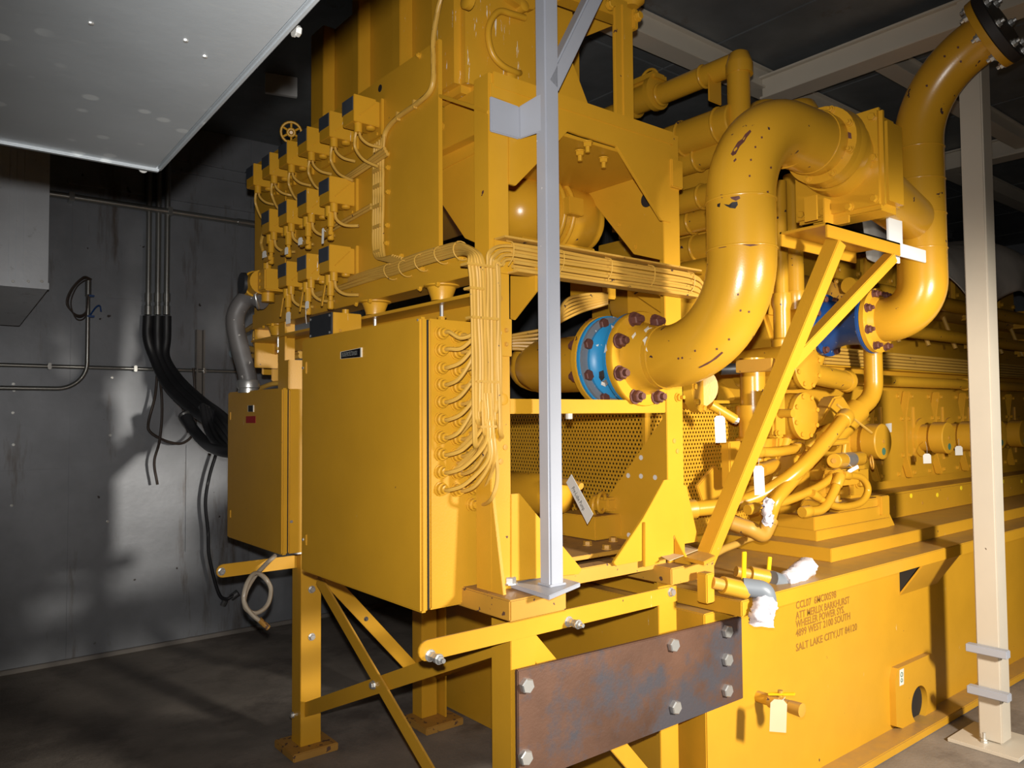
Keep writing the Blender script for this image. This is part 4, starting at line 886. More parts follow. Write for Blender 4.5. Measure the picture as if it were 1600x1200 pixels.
prism('pocket_shadow_gap', [(q.x-0.088, YS-0.001, p.z+0.02), (q.x-0.088, 1.725, ZS-0.06), (q.x-0.088, YS-0.001, ZS-0.06)], (0.3, 0, 0), 'black_hole', t)
# access plate with a round hole
ax0, ax1 = at(1400, 1100, Y=YS-0.03).x, at(1463, 1080, Y=YS-0.03).x
az0, az1 = 0.035, at(1400, 1046, Y=YS-0.03).z
hc = at(1437, 1100, Y=YS-0.03); hr = 0.088; N = 32; vs, fs = [], []
for yy in (YS-0.03, YS+0.002):
    for k in range(N):
        a = 2*math.pi*k/N; vs.append((hc.x+hr*math.cos(a), yy, hc.z+hr*math.sin(a)))
    for k in range(N):
        a = 2*math.pi*k/N; c, s = math.cos(a), math.sin(a)
        tx = min([((ax1-hc.x)/c if c > 0 else (ax0-hc.x)/c) if abs(c) > 1e-6 else 9, ((az1-hc.z)/s if s > 0 else (az0-hc.z)/s) if abs(s) > 1e-6 else 9])
        vs.append((hc.x+tx*c, yy, hc.z+tx*s))
for k in range(N):
    m = (k+1) % N
    fs += [(k, m, N+m, N+k), (2*N+k, 3*N+k, 3*N+m, 2*N+m), (k, 2*N+k, 2*N+m, m), (N+k, N+m, 3*N+m, 3*N+k)]
ap = mk('access_plate', vs, fs, 'yellow_paint', t, 40)
lathe('access_hole', (hc.x, YS-0.001, hc.z), YM, [(0, hr*0.995), (0.002, hr*0.995)], 'black_hole', ap, 28)
plate('sticker', [(1405.5, 1047), (1412, 1044), (1412, 1069), (1405.5, 1072)], 'paper_tag', ap, -0.0008, 0, Y=YS-0.0305)
st = at(1409, 1054, Y=YS-0.032)
ring('sticker_print', (st.x, YS-0.0315, st.z), YM, 0.010, 0.0022, 'green_print', ap, 14, 5)
st = at(1409, 1063, Y=YS-0.032); ring('sticker_print', (st.x, YS-0.0315, st.z), YM, 0.008, 0.0022, 'green_print', ap, 14, 5)
ly = [952, 968, 984.5, 999, 1019]
LT = []
for s_, py, xe in (('CCL07  6MC00598', 952, 1307), ('ATT MERLIX BARKHURST', 968, 1328), ('WHEELER POWER SYS.', 981.5, 1320), ('4899 WEST 2100 SOUTH', 995.5, 1329), ('SALT LAKE CITY,UT 84120', 1018, 1340)):
    p = at(1243.5, py, Y=YS); e = at(xe, py, Y=YS)
    o = text('stencil_lettering', s_, p, (1, 0, 0), ZP, 0.044, 'stencil_brown', None, 1.0, 0.001, 0.0009); LT.append(o)
    wdt = max(v.co.x for v in o.data.vertices); k = (e.x-p.x)/wdt
    for v in o.data.vertices: v.co.x *= k
vs, fs = [], []
for o in LT:
    b = len(vs); vs += [v.co+o.location for v in o.data.vertices]; fs += [tuple(b+i for i in f.vertices) for f in o.data.polygons]; bpy.data.objects.remove(o)
mk('stencil_lettering', vs, fs, 'stencil_brown', t)['kind'] = 'stuff'
# drain valve
t = thing('drain_valve', 'brass coloured drain valve with paper tag low on the skid side', 'valve', at(1200, 1095, Y=YS-0.1))
b0 = at(1184, 1088, Y=YS)
cyl('nipple', b0, b0+YM*0.06, 0.022, 'yellow_paint', t, 14)
lathe('body', b0+YM*0.05, YM, [(0, 0.018), (0.005, 0.027), (0.05, 0.027), (0.055, 0.022), (0.10, 0.022)], 'rusty_paint', t, 16)
lathe('plug', b0+YM*0.14, YM, [(0, 0.024), (0.05, 0.026), (0.052, 0.012)], 'rusty_paint', t, 12)
bar('lever', b0+V((-0.02, -0.06, 0.03)), b0+V((0.02, -0.15, 0.045)), 0.008, 0.02, 'handle_yellow', t)
cyl('stem', b0+V((0.0, -0.10, 0.02)), b0+V((0, -0.10, 0.05)), 0.01, 'rusty_paint', t, 10)
paper('paper_tag', at(1204, 1092, Y=YS-0.15), (0.8, -0.6, -0.1), (-0.1, 0, -1), 0.062, 0.115, 'card_tag', 'cardboard tag hanging from the drain valve on the skid', 'tag', b0+V((0.0, -0.12, 0.03)))
# ball valves on the skid top
t = thing('ball_valve', 'upright handled ball valve with grey elbow and white wrapped end hanging over the skid edge', 'valve', at(1115, 935, Y=1.80))
a = at(1112, 910, Y=1.76); b = at(1178, 926, Y=1.70)
box('mount_lug', (a.x-0.035, 1.755, ZS), (a.x+0.012, 1.80, a.z+0.035), 'yellow_paint', t, 0.004)
cyl('pipe', a, b, 0.022, 'rusty_paint', t, 14)
cyl('body', a.lerp(b, 0.25), a.lerp(b, 0.8), 0.032, 'yellow_paint', t, 14)
hq = at(1162, 905, Y=1.74); bar('handle', hq, at(1163, 862, Y=1.74), 0.022, 0.008, 'handle_yellow', t, (1, 0, 0))
sweep('elbow', fillet([at(1160, 917, Y=1.72), at(1196, 922, Y=1.66), at(1199, 942, Y=1.66)], 0.03, 6), 0.034, 'pvc_grey', t, 16)
wr = [at(1198, 938, Y=1.66), at(1193, 950, Y=1.66), at(1190, 962, Y=1.66), at(1189, 976, Y=1.66)]
o = sweep('wrapped_end', smoothpath(wr, 5), 0.042, 'wrap_white', t, 18)
for v in o.data.vertices: v.co += V((random.uniform(-1, 1), random.uniform(-1, 1), random.uniform(-1, 1)))*0.006
t = thing('ball_valve', 'ball valve with short handle and white wrapped end lying on the skid top', 'valve', at(1190, 915, Y=1.86))
a = at(1150, 893, Y=1.90); b = at(1222, 908, Y=1.80)
cyl('pipe', a, b, 0.022, 'rusty_paint', t, 14)
cyl('body', a.lerp(b, 0.3), a.lerp(b, 0.8), 0.034, 'yellow_paint', t, 14)
bar('handle', at(1201, 893, Y=1.84), at(1203, 870, Y=1.84), 0.022, 0.008, 'handle_yellow', t, (1, 0, 0))
cyl('elbow', at(1206, 905, Y=1.80), at(1232, 914, Y=1.78), 0.034, 'pvc_grey', t, 14)
o = sweep('wrapped_end', smoothpath([at(1224, 912, Y=1.78), at(1238, 904, Y=1.78), at(1252, 893, Y=1.78), at(1262, 884, Y=1.80)], 5), 0.040, 'wrap_white', t, 18)
for v in o.data.vertices: v.co += V((random.uniform(-1, 1), random.uniform(-1, 1), random.uniform(-1, 1)))*0.006
tag(tube('yellow_hose', [at(1112, 868, Y=2.0), at(1130, 858, Y=2.05), at(1150, 850, Y=2.1), at(1165, 843, Y=2.15), at(1185, 838, Y=2.2)], 0.016, 'cable_paint', None, 10), 'short yellow hose running from the strut foot to the engine pedestal', 'hose')

# ================================================================== ENGINE
YC = 2.30; ZP2 = ZS+0.062
t = thing('engine_pedestal', 'stepped yellow pedestal plates carrying the engine on the skid', 'pedestal', (4.5, 2.6, ZS))
box('base_pad', (3.36, 1.87, ZS), (9.3, 3.5, ZP2), 'yellow_paint', t, 0.003)
box('foot_pad', (3.5, 2.02, ZP2), (4.25, 3.3, ZP2+0.05), 'yellow_paint', t, 0.003)
box('foot_pad', (3.5, 2.03, ZP2+0.05), (4.22, 3.3, ZP2+0.115), 'yellow_paint', t, 0.003)
prism('foot_wedge', [(4.22, 2.03, ZP2), (4.32, 2.03, ZP2), (4.22, 2.03, ZP2+0.12)], (0, 0.8, 0), 'yellow_paint', t, 0.002)
t = thing('engine', 'very large yellow engine with a row of crankcase covers', 'engine', (6, 2.75, ZP2)); EN = t
zp = at(1386, 755, Y=YC).z
box('oil_pan', (4.35, 2.16, ZP2), (9.2, 3.35, 1.08), 'yellow_paint', t, 0.01)
box('crankcase', (4.2, YC+0.02, 1.05), (9.2, 3.2, 1.78), 'yellow_paint', t, 0.01)
box('block_step', (3.9, YC-0.02, 1.70), (9.2, 3.2, 1.90), 'yellow_paint', t, 0.02)
box('cylinder_deck', (3.7, YC+0.15, 1.88), (9.2, 3.1, 2.35), 'yellow_paint', t, 0.02)
prism('front_housing', [(3.55, 2.25, 1.05), (3.55, 3.2, 1.05), (3.55, 3.2, 2.2), (3.55, 2.35, 2.2), (3.55, 2.25, 1.9)], (0.75, 0, 0), 'yellow_paint', t, 0.02)
lathe('front_gear_case', (3.50, 2.62, 1.50), XM, [(-0.1, 0.42), (0.0, 0.40), (0.05, 0.36), (0.08, 0.25), (0.12, 0.22)], 'yellow_paint', t, 36)
zc0, zc1 = 1.135, 1.685
for k in range(9):
    xc = 4.765+0.43*k if k else 4.335+0.43
    xc = 4.36+0.43*(k)
    hw, ch = 0.195, 0.07
    oc = [(-hw+ch, 0), (hw-ch, 0), (hw, 0.13), (hw, zc1-zc0-0.16), (hw-ch*0.8, zc1-zc0), (-hw+ch*0.8, zc1-zc0), (-hw, zc1-zc0-0.16), (-hw, 0.13)]
    cv = prism('crankcase_cover', [(xc+a, YC-0.03, zc0+b) for a, b in oc], (0, 0.05, 0), 'yellow_paint', t, 0.006)
    bar('rib', (xc-0.10, YC-0.034, zc0+0.1), (xc-0.10, YC-0.034, zc1-0.1), 0.012, 0.012, 'yellow_paint', cv)
    for a, b in oc: bolt((xc+a*0.86, YC-0.03, (zc0+zc1)/2+(zc0+b-(zc0+zc1)/2)*0.88), YM, 0.012, cv)
    if k != 1:
        zr = 1.388
        rv = lathe('relief_valve', (xc, YC-0.03, zr), YM, [(0, 0.125), (0.012, 0.125), (0.015, 0.085), (0.08, 0.085), (0.085, 0.10), (0.165, 0.10), (0.17, 0.094)], 'yellow_paint', t, 28)
        lathe('label_disc', (xc, YC-0.2, zr-0.055), YM, [(0, 0.021), (0.0015, 0.021)], 'green_print', rv, 16)
        lathe('center_screw', (xc, YC-0.2, zr), YM, [(0, 0.01), (0.004, 0.01)], 'rusty_paint', rv, 10)
for k in range(9):
    xd = 4.45+0.36*k; lathe('paint_dot', (xd, 2.16, 1.03+0.02*(k % 2)), YM, [(0, 0.014), (0.002, 0.014)], 'dot_yellow', t, 12)
    lathe('pan_hole', (xd+0.15, 2.16, 0.995), YM, [(0, 0.010), (0.0015, 0.010)], 'rusty_paint', t, 10)
plate('decal', [(1384, 662), (1393, 661), (1393, 675), (1384, 676)], 'paper_tag', t, -0.001, 0, Y=YC-0.031)
# tray, rails and pipes along the block
tz = at(1450, 568, Y=YC-0.08).z
box('cable_trough', (3.95, YC-0.10, tz-0.06), (9.2, YC-0.02, tz-0.052), 'yellow_paint', t, 0.001)
for k in range(5): cyl('conduit_line', (3.95, YC-0.09+0.004*k, tz-0.04+0.02*k), (9.2, YC-0.09+0.004*k, tz-0.04+0.02*k), 0.009, 'cable_paint', t, 8)
pz = at(1450, 598, Y=YC-0.10).z
cyl('fuel_rail', (4.0, YC-0.10, pz), (9.2, YC-0.10, pz), 0.033, 'pipe_paint', t, 18)
ring('rail_clamp', (5.75, YC-0.10, pz), (1, 0, 0), 0.036, 0.008, 'yellow_paint', t)
for py, rr, y in ((474, 0.048, YC), (524, 0.042, YC-0.04)):
    q = at(1470, py, Y=y); cyl('water_pipe', (4.4, y, q.z), (9.2, y, q.z), rr, 'pipe_paint', t, 18)
    for xx in (6.2, 7.2): box('pipe_bracket', (xx, y-0.07, q.z-0.07), (xx+0.12, y+0.12, q.z+0.07), 'yellow_paint', t, 0.02)
for k in range(8):
    xh = 4.2+0.43*k
    hd_ = box('cylinder_head', (xh-0.18, YC+0.12, 2.30), (xh+0.18, 3.0, 2.58), 'yellow_paint', t, 0.03)
    for s in (-0.12, 0.12): bolt((xh+s, YC+0.12, 2.42), YM, 0.016, hd_)
    cyl('injector_line', (xh, YC+0.14, 2.36), (xh, YC+0.02, 2.0), 0.014, 'cable_paint', t, 8)
cyl('manifold', (3.75, YC+0.14, 2.28), (9.2, YC+0.14, 2.28), 0.07, 'rusty_paint', t, 18)
for k in range(16): bolt((4.0+0.2*k, YC+0.08, 2.33), YM, 0.012, t, 'rusty_paint', name='bolt')
# grey dust sheet
t = None
gx = [4.25+0.28*i for i in range(14)]; vs, fs = [], []
prof = [(2.12, 2.36), (2.10, 2.48), (2.12, 2.62), (2.22, 2.76), (2.45, 2.84), (2.8, 2.86), (3.1, 2.7)]
for i, x in enumerate(gx):
    for j, (y, z) in enumerate(prof):
        vs.append((x+random.uniform(-0.05, 0.05), y+random.uniform(-0.05, 0.05), z+random.uniform(-0.05, 0.05)+0.08*math.sin(i*0.9)))
m = len(prof)
for i in range(len(gx)-1):
    for j in range(m-1): fs.append((i*m+j, i*m+j+1, (i+1)*m+j+1, (i+1)*m+j))
o = mk('dust_sheet', vs, fs, 'cloth_grey', None, 180); so = o.modifiers.new('sub', 'SUBSURF'); so.levels = 2; so.render_levels = 2
so = o.modifiers.new('sol', 'SOLIDIFY'); so.thickness = 0.004
tag(o, 'crumpled grey brown dust sheet draped over the engine top', 'sheet')

# water pumps on the engine front
def pump(cx, cz, label, y0=2.0, R=0.112, Lb=0.34):
    t = thing('water_pump', label, 'pump', (cx, y0+0.15, cz-R))
    cvr = lathe('end_cover', (cx, y0+0.03, cz), YM, [(0, R), (0.02, R), (0.024, R-0.006)], 'yellow_paint', t, 32)
    for q in disc_pts((cx, y0+0.006, cz), YM, R*0.86, 8, 0.4): bolt(q, YM, 0.012, cvr, washer=False)
    lathe('housing', (cx, y0+0.03, cz), (0, 1, 0), [(0, R*0.97), (0.06, R), (0.16, R*0.96), (Lb, R*0.9)], 'pipe_paint', t, 28)
    return t
pp = pump(3.44, 1.775, 'upper yellow water pump with round bolted end cover')
cyl('outlet_pipe', (3.50, 2.06, 1.75), (3.98, 2.12, 1.72), 0.052, 'pipe_paint', pp, 20)
lathe('outlet_cap', (3.98, 2.12, 1.72), (1, 0.1, -0.05), [(0, 0.055), (0.03, 0.062), (0.06, 0.05), (0.062, 0.02), (0.12, 0.02)], 'pipe_paint', pp, 18)
sweep('upper_elbow', fillet([(3.44, 2.16, 1.86), (3.66, 2.12, 1.92), (3.74, 2.14, 1.85), (3.74, 2.2, 1.7)], 0.05, 5), 0.048, 'pipe_paint', pp, 18)
pp = pump(3.41, 1.536, 'lower yellow water pump with round bolted end cover')
sq = box('side_flange', (3.18, 2.03, 1.44), (3.28, 2.10, 1.66), 'yellow_paint', pp, 0.012)
for dz in (1.46, 1.64): bolt((3.2, 2.03, dz), YM, 0.013, sq)
cyl('stub_nozzle', (3.22, 2.06, 1.55), (3.22, 1.96, 1.55), 0.02, 'yellow_paint', pp, 12)
prism('mount_foot', [(3.32, 2.1, 1.44), (3.5, 2.1, 1.44), (3.6, 2.1, 1.25), (3.3, 2.1, 1.25)], (0, 0.2, 0), 'yellow_paint', pp, 0.01)
t = thing('coolant_riser', 'shiny yellow coolant pipe bending from below the dark blue coupling into the engine front', 'pipe', (4.1, 2.1, 1.5))
a = at(1364, 555, Y=2.06); zb = at(1364, 618, Y=2.06).z
sweep('pipe_run', fillet([(a.x, 2.06, 1.90), (a.x, 2.06, zb), at(1330, 650, Y=2.1)], 0.13, 8), 0.048, 'pipe_paint', t, 20)
cyl('lower_body', at(1340, 640, Y=2.1), at(1290, 690, Y=2.15), 0.065, 'pipe_paint', t, 20)
prism('fan_guard', [at(1278, 668, Y=2.05), at(1305, 620, Y=2.05), at(1318, 618, Y=2.05), at(1332, 640, Y=2.05), at(1320, 655, Y=2.05)], (0, 0.08, 0), 'yellow_paint', t, 0.01)
tag(tube('thin_line', [at(1308, 632, Y=1.98), at(1335, 655, Y=1.98), at(1362, 676, Y=1.98)], 0.006, 'cable_paint', None, 6), 'thin yellow rod slanting past the first relief valve', 'rod')
# hoses at the engine front
def hose(label, px, r, y, mat='pipe_paint', ferr=True):
    pts = [at(x, yv, Y=yy if isinstance(y, list) else y) for (x, yv), yy in zip(px, y if isinstance(y, list) else [y]*len(px))]
    t = thing('engine_hose', label, 'hose', pts[0]); tube('hose', pts, r, mat, t, 14)
    if ferr:
        for a, b in ((pts[0], pts[1]), (pts[-1], pts[-2])):
            d = (b-a).normalized(); lathe('ferrule', a-d*0.01, d, [(0, r*1.1), (0.01, r*1.25), (0.06, r*1.25), (0.065, r*1.1)], 'yellow_paint', t, 14)
    return t
hose('thick yellow hose sweeping down in front of the lower water pump', [(1322, 650), (1290, 690), (1250, 732), (1205, 765), (1150, 787), (1070, 797)], 0.034, [1.95, 1.93, 1.95, 2.02, 2.1, 2.2])
hose('second yellow hose below the thick one, ending in an elbow on the pedestal', [(1265, 715), (1240, 748), (1212, 782), (1200, 815), (1185, 833), (1140, 815)], 0.030, [1.98, 1.97, 1.97, 2.0, 2.04, 2.12])
hose('short horizontal yellow hose behind the long strut', [(1178, 706), (1215, 706), (1250, 700)], 0.022, [2.0, 2.0, 2.05])
hose('thin yellow hose making a loop above the pedestal corner', [(1318, 742), (1345, 746), (1356, 765), (1345, 785), (1315, 792), (1290, 785), (1270, 772)], 0.018, 1.98)
hose('yellow hose curving up behind the pedestal corner', [(1170, 796), (1230, 782), (1280, 760), (1308, 738)], 0.020, 2.0)
hose('yellow hose dropping from the silver banded cylinder to the pedestal', [(1312, 745), (1302, 770), (1285, 795), (1255, 800)], 0.022, 1.96)
t = thing('pipe_elbow', 'dark elbow fitting below the long strut', 'fitting', at(1150, 825, Y=2.05))
sweep('elbow', fillet([at(1128, 812, Y=2.1), at(1172, 826, Y=2.0), at(1192, 838, Y=1.98), at(1204, 812, Y=1.98)], 0.03, 5), 0.034, 'rusty_paint', t, 14)
ring('band', at(1140, 816, Y=2.08), at(1172, 826, Y=2.0)-at(1140, 816, Y=2.08), 0.036, 0.006, 'black_rubber', t, 18)
t = thing('strainer_housing', 'small yellow cylinder with silver label band near the first relief valve', 'housing', at(1310, 730, Y=1.98))
p, q = at(1303, 720, Y=1.96), at(1345, 716, Y=2.06)
cyl('body', p, q, 0.036, 'yellow_paint', t, 20, 0.004)
cyl('label_band', p.lerp(q, 0.30), p.lerp(q, 0.62), 0.0368, 'zinc', t, 20)
lathe('front_knob', p, p-q, [(0, 0.012), (0.003, 0.012)], 'rusty_paint', t, 10)
cyl('top_pipe', at(1318, 708, Y=2.0), at(1320, 690, Y=2.0), 0.012, 'yellow_paint', t, 10)
cyl('top_tee', at(1296, 692, Y=2.0), at(1322, 690, Y=2.0), 0.016, 'yellow_paint', t, 10)
ring('bail', at(1362, 722, Y=2.0), (0.6, -0.8, 0.1), 0.035, 0.005, 'rusty_paint', t, 16)
box('bracket', at(1305, 735, Y=1.98), at(1325, 755, Y=2.04), 'yellow_paint', t, 0.006)
t = thing('oil_filter_housing', 'rounded yellow oil pump housing low on the engine front', 'housing', at(1240, 780, Y=2.1))
q = at(1232, 735, Y=2.2)
lathe('housing', q+V((0, 0.3, -0.02)), YM, [(0, 0.26), (0.2, 0.25), (0.3, 0.2), (0.36, 0.10)], 'yellow_paint', t, 28, 60)
for px, py, r in ((1200, 735, 0.075), (1282, 730, 0.07), (1190, 718, 0.045)):
    c = at(px, py, Y=2.12); lathe('port', c+V((0, 0.15, 0)), YM, [(0, r), (0.12, r), (0.14, r*0.9), (0.16, r*0.4)], 'yellow_paint', t, 20)
    bolt(c+V((0, -0.01, 0)), YM, 0.012, t)
for px, py in ((1245, 700), (1262, 690), (1225, 690), (1170, 700)): cyl('nozzle', at(px, py+10, Y=2.1), at(px+6, py-12, Y=2.1), 0.025, 'yellow_paint', t, 12)
box('bracket', at(1140, 690, Y=2.15), at(1152, 760, Y=2.2), 'yellow_paint', t, 0.006)
cyl('roller', at(1188, 735, Y=2.05), at(1210, 727, Y=2.10), 0.032, 'yellow_paint', t, 16)
prism('guard_flap', [at(1090, 760, Y=2.25), at(1118, 727, Y=2.25), at(1150, 765, Y=2.25), at(1160, 800, Y=2.25), at(1100, 790, Y=2.25)], (0, 0.02, 0), 'yellow_paint', t, 0.004)
t = thing('mount_bolt_pad', 'yellow engine mount with heavy bolt on the pedestal corner', 'mount', (4.0, 2.1, ZP2+0.115))
box('pad', (3.75, 2.04, ZP2+0.115), (4.2, 2.3, ZP2+0.16), 'yellow_paint', t, 0.006)
box('rib_block', (4.0, 2.1, ZP2+0.16), (4.2, 2.3, ZP2+0.33), 'yellow_paint', t, 0.02)
bolt((3.85, 2.12, ZP2+0.16), ZP, 0.03, t); bolt((4.06, 2.1, ZP2+0.25), YM, 0.03, t)
box('gusset', (4.15, 2.015, ZP2+0.07), (4.235, 2.05, ZP2+0.17), 'yellow_paint', t, 0.004)

# vertical pipes behind the main pipe
def vpipe(label, px, y0, y1, Y, r, low=None):
    a, b = at(px, y0, Y=Y), at(px, y1, Y=Y); m = at(px, (y0+y1)/2, Y=Y)
    t = thing('riser_pipe', label, 'pipe', (m.x, Y, b.z)); cyl('pipe', (m.x, Y, b.z), (m.x, Y, a.z), r, 'pipe_paint', t, 22)
    if low:
        lathe('reducer', (m.x, Y, b.z+0.02), (0, 0, -1), [(0, r), (0.0, r*1.35), (0.05, r*1.4), (0.08, r*1.15), (low, r*1.15), (low+0.01, r*1.45), (low+0.06, r*1.45), (low+0.1, r*0.8)], 'pipe_paint', t, 22)
    return t
vpipe('narrow vertical yellow pipe just right of the large chipped pipe', 1219, 285, 465, 2.15, 0.036, 0.22)
vpipe('wider vertical yellow pipe left of the bracket riser', 1240, 275, 462, 2.25, 0.048, 0.30)
vpipe('vertical yellow pipe below the large elbow', 1176, 560, 640, 2.2, 0.060, 0.15)
t = vpipe('vertical yellow pipe with domed cap beside the upper elbow', 1155, 100, 260, 2.10, 0.052)
q = at(1155, 104, Y=2.10)
lathe('domed_cap', q-V((0, 0, 0.04)), ZP, [(0, 0.055), (0.0, 0.062), (0.05, 0.062), (0.06, 0.058), (0.10, 0.045), (0.115, 0.02), (0.118, 0.0)], 'pipe_paint', t, 24, 60)
# pipes running across the engine front (along the width)
def ypipe(label, p0, p1, X, r, rings=()):
    a, b = at(p0[0], p0[1], X=X), at(p1[0], p1[1], X=X); zc = (a.z+b.z)/2
    t = thing('cross_pipe', label, 'pipe', (X, (a.y+b.y)/2, zc-r)); cyl('pipe', (X, a.y, zc), (X, b.y, zc), r, 'pipe_paint', t, 26, 0.006)
    for f in rings: ring('band', (X, a.y+(b.y-a.y)*f, zc), (0, 1, 0), r, 0.008, 'pipe_paint', t, 26)
    return t
ypipe('thick yellow cross pipe with dented end beside the domed pipe', (1010, 232), (1150, 195), 3.05, 0.083, (0.45, 0.85))
ypipe('yellow cross pipe just under the thick banded one', (1040, 262), (1150, 232), 3.1, 0.06, (0.5,))
ypipe('third yellow cross pipe beside the frame post cleat', (1060, 318), (1125, 300), 2.95, 0.055, (0.6,))
ypipe('fourth yellow cross pipe behind the large pipe', (1055, 352), (1125, 338), 3.05, 0.055, (0.4,))
ypipe('fifth yellow cross pipe level with the cable tray', (1055, 395), (1125, 380), 3.0, 0.060, (0.5,))
ypipe('lowest yellow cross pipe below the cable tray end', (960, 445), (1120, 425), 2.9, 0.06, (0.3, 0.7))
t = ypipe('upper yellow cross pipe with valve body near the ceiling', (935, 178), (1150, 112), 3.1, 0.052, (0.25, 0.5, 0.8))
q = at(1010, 152, X=3.1)
lathe('valve_body', q+V((0, 0.12, 0)), YM, [(0, 0.06), (0.01, 0.085), (0.04, 0.085), (0.05, 0.07), (0.16, 0.07), (0.17, 0.09), (0.2, 0.09), (0.21, 0.06)], 'pipe_paint', t, 24)
box('valve_top', q+V((-0.06, -0.1, 0.05)), q+V((0.06, 0.08, 0.10)), 'yellow_paint', t, 0.015)
ring('valve_yoke', q+V((0, -0.02, 0.08)), (1, 0, 0), 0.06, 0.008, 'yellow_paint', t, 18)
box('flange_block', at(1105, 110, X=3.05), at(1128, 165, X=3.15), 'yellow_paint', t, 0.01)
t = thing('turbo_housing', 'bulky yellow engine casting behind the frame and cross pipes', 'housing', (3.3, 2.7, 1.95))
box('casting', (3.22, 2.28, 2.0), (3.75, 3.3, 2.55), 'yellow_paint', t, 0.06)
lathe('round_casing', (3.2, 2.72, 2.2), XM, [(-0.1, 0.26), (0.02, 0.25), (0.12, 0.2), (0.18, 0.1)], 'yellow_paint', t, 30, 60)
box('upper_casting', (3.2, 2.3, 2.55), (3.7, 3.1, 2.85), 'yellow_paint', t, 0.05)
sweep('top_elbow', fillet([(3.3, 2.2, 2.75), (3.3, 2.2, 3.0), (3.9, 2.2, 3.0)], 0.12, 6), 0.075, 'pipe_paint', t, 18)
for px, py in ((1195, 165), (1250, 165)): lathe('dome', at(px, py+25, X=3.5), ZP, [(0, 0.09), (0.05, 0.09), (0.09, 0.07), (0.11, 0.02)], 'pipe_paint', t, 18, 60)
# machinery glimpsed through the frame
t = thing('oil_cooler', 'yellow cylinder of the oil cooler glimpsed behind the blue coupling', 'cooler', at(1000, 520, X=2.75))
q = at(985, 470, X=2.8)
lathe('shell', q+V((0.1, 0.15, 0)), YM, [(0, 0.09), (0.02, 0.10), (0.28, 0.10), (0.3, 0.06)], 'pipe_paint', t, 24)
box('end_box', at(978, 450, X=2.7), at(1040, 500, X=2.7)+V((0.3, 0, 0)), 'yellow_paint', t, 0.01)
bar('pipe_slant', at(985, 440, X=2.6), at(1045, 480, X=2.6), 0.06, 0.06, 'pipe_paint', t)
box('beam', at(890, 440, X=2.6), at(940, 465, X=2.6)+V((0.1, 0, 0)), 'yellow_paint', t, 0.005)
for k in range(6): tube('cable', [at(800, 524+4.2*k, X=2.1), at(860, 512+6*k, X=2.2+0.01*k), at(880, 500-5*k, X=2.35), at(910, 486-5*k, X=2.5), at(950, 474-3*k, X=2.6)], 0.007, 'cable_paint', t, 6)
lathe('round_end', at(832, 572, X=2.3), (-0.7, -0.7, 0), [(-0.3, 0.11), (0, 0.11), (0.04, 0.09), (0.06, 0.03)], 'pipe_paint', t, 24, 60)
t = thing('bearing_housing', 'yellow bolted pump housing under the elbow behind the right frame post', 'housing', at(1100, 640, Y=2.2))
c = at(1090, 605, Y=2.12)
fh = lathe('flange', c, (0.25, -0.95, 0), [(-0.02, 0.11), (0.02, 0.11)], 'yellow_paint', t, 24)
for q in disc_pts(c+V((0.005, -0.02, 0)), (0.25, -0.95, 0), 0.092, 8): bolt(q, (0.25, -0.95, 0), 0.014, fh)
lathe('barrel', c, (0.6, 0.8, 0), [(0, 0.09), (0.06, 0.085), (0.10, 0.095), (0.16, 0.095), (0.25, 0.09), (0.4, 0.09)], 'yellow_paint', t, 24)
cyl('black_plug', at(1125, 577, Y=2.05), at(1154, 576, Y=2.0), 0.025, 'black_rubber', t, 14)
lathe('plug_nut', at(1154, 576, Y=2.0), (0.9, -0.4, 0), [(0, 0.02), (0.01, 0.02), (0.012, 0.008)], 'rusty_paint', t, 12)
cyl('tap', at(1110, 632, Y=2.1), at(1148, 655, Y=2.05), 0.022, 'yellow_paint', t, 12)
lathe('tap_nut', at(1146, 655, Y=2.05), (0.9, -0.3, -0.3), [(0, 0.018), (0.02, 0.018)], 'zinc', t, 6)

# perforated guard with real holes
def perforated(name, o, du, dv, nu, nv, pitch, hr, mat, parent):
    o, du, dv = V(o), V(du), V(dv); vs, fs = [], []; h = pitch*math.sqrt(3)/2; K = 6
    for j in range(nv):
        for i in range(nu):
            c = o+du*(pitch*(i+0.5+(0.5 if j % 2 else 0)))+dv*(h*(j+0.5)); b = len(vs)
            for rr in (pitch/math.sqrt(3)*1.002, hr):
                for k in range(K):
                    a = math.pi/6+2*math.pi*k/K; vs.append(c+du*(rr*math.cos(a))+dv*(rr*math.sin(a)))
            for k in range(K): fs.append((b+k, b+(k+1) % K, b+K+(k+1) % K, b+K+k))
    ob = mk(name, vs, fs, mat, parent); so = ob.modifiers.new('sol', 'SOLIDIFY'); so.thickness = 0.0025; return ob
t = thing('flywheel_guard', 'yellow perforated sheet guard around the engine front shaft', 'guard', (2.8, 2.7, 1.0))
GX, GY, pt_ = 2.62, 2.32, 0.021
nu = int(0.95/pt_); nv = int(0.52/(pt_*0.866))
perforated('perforated_sheet', (GX, GY, 1.08), (0, 1, 0), ZP, nu, nv, pt_, 0.0062, 'yellow_paint', t)
perforated('perforated_sheet', (GX+0.02, GY-0.005, 1.0), (1, 0, 0), ZP, int(0.75/pt_), int(0.60/(pt_*0.866)), pt_, 0.0062, 'yellow_paint', t)
box('guard_edge', (GX-0.004, GY-0.012, 1.0), (GX+0.03, GY+0.012, 1.62), 'yellow_paint', t, 0.003)
box('guard_top', (GX-0.004, GY-0.012, 1.60), (GX+0.75, GY+1.0, 1.615), 'yellow_paint', t, 0.002)
box('guard_base', (GX, GY, 0.985), (GX+0.75, GY+1.0, 1.08), 'yellow_paint', t, 0.004)
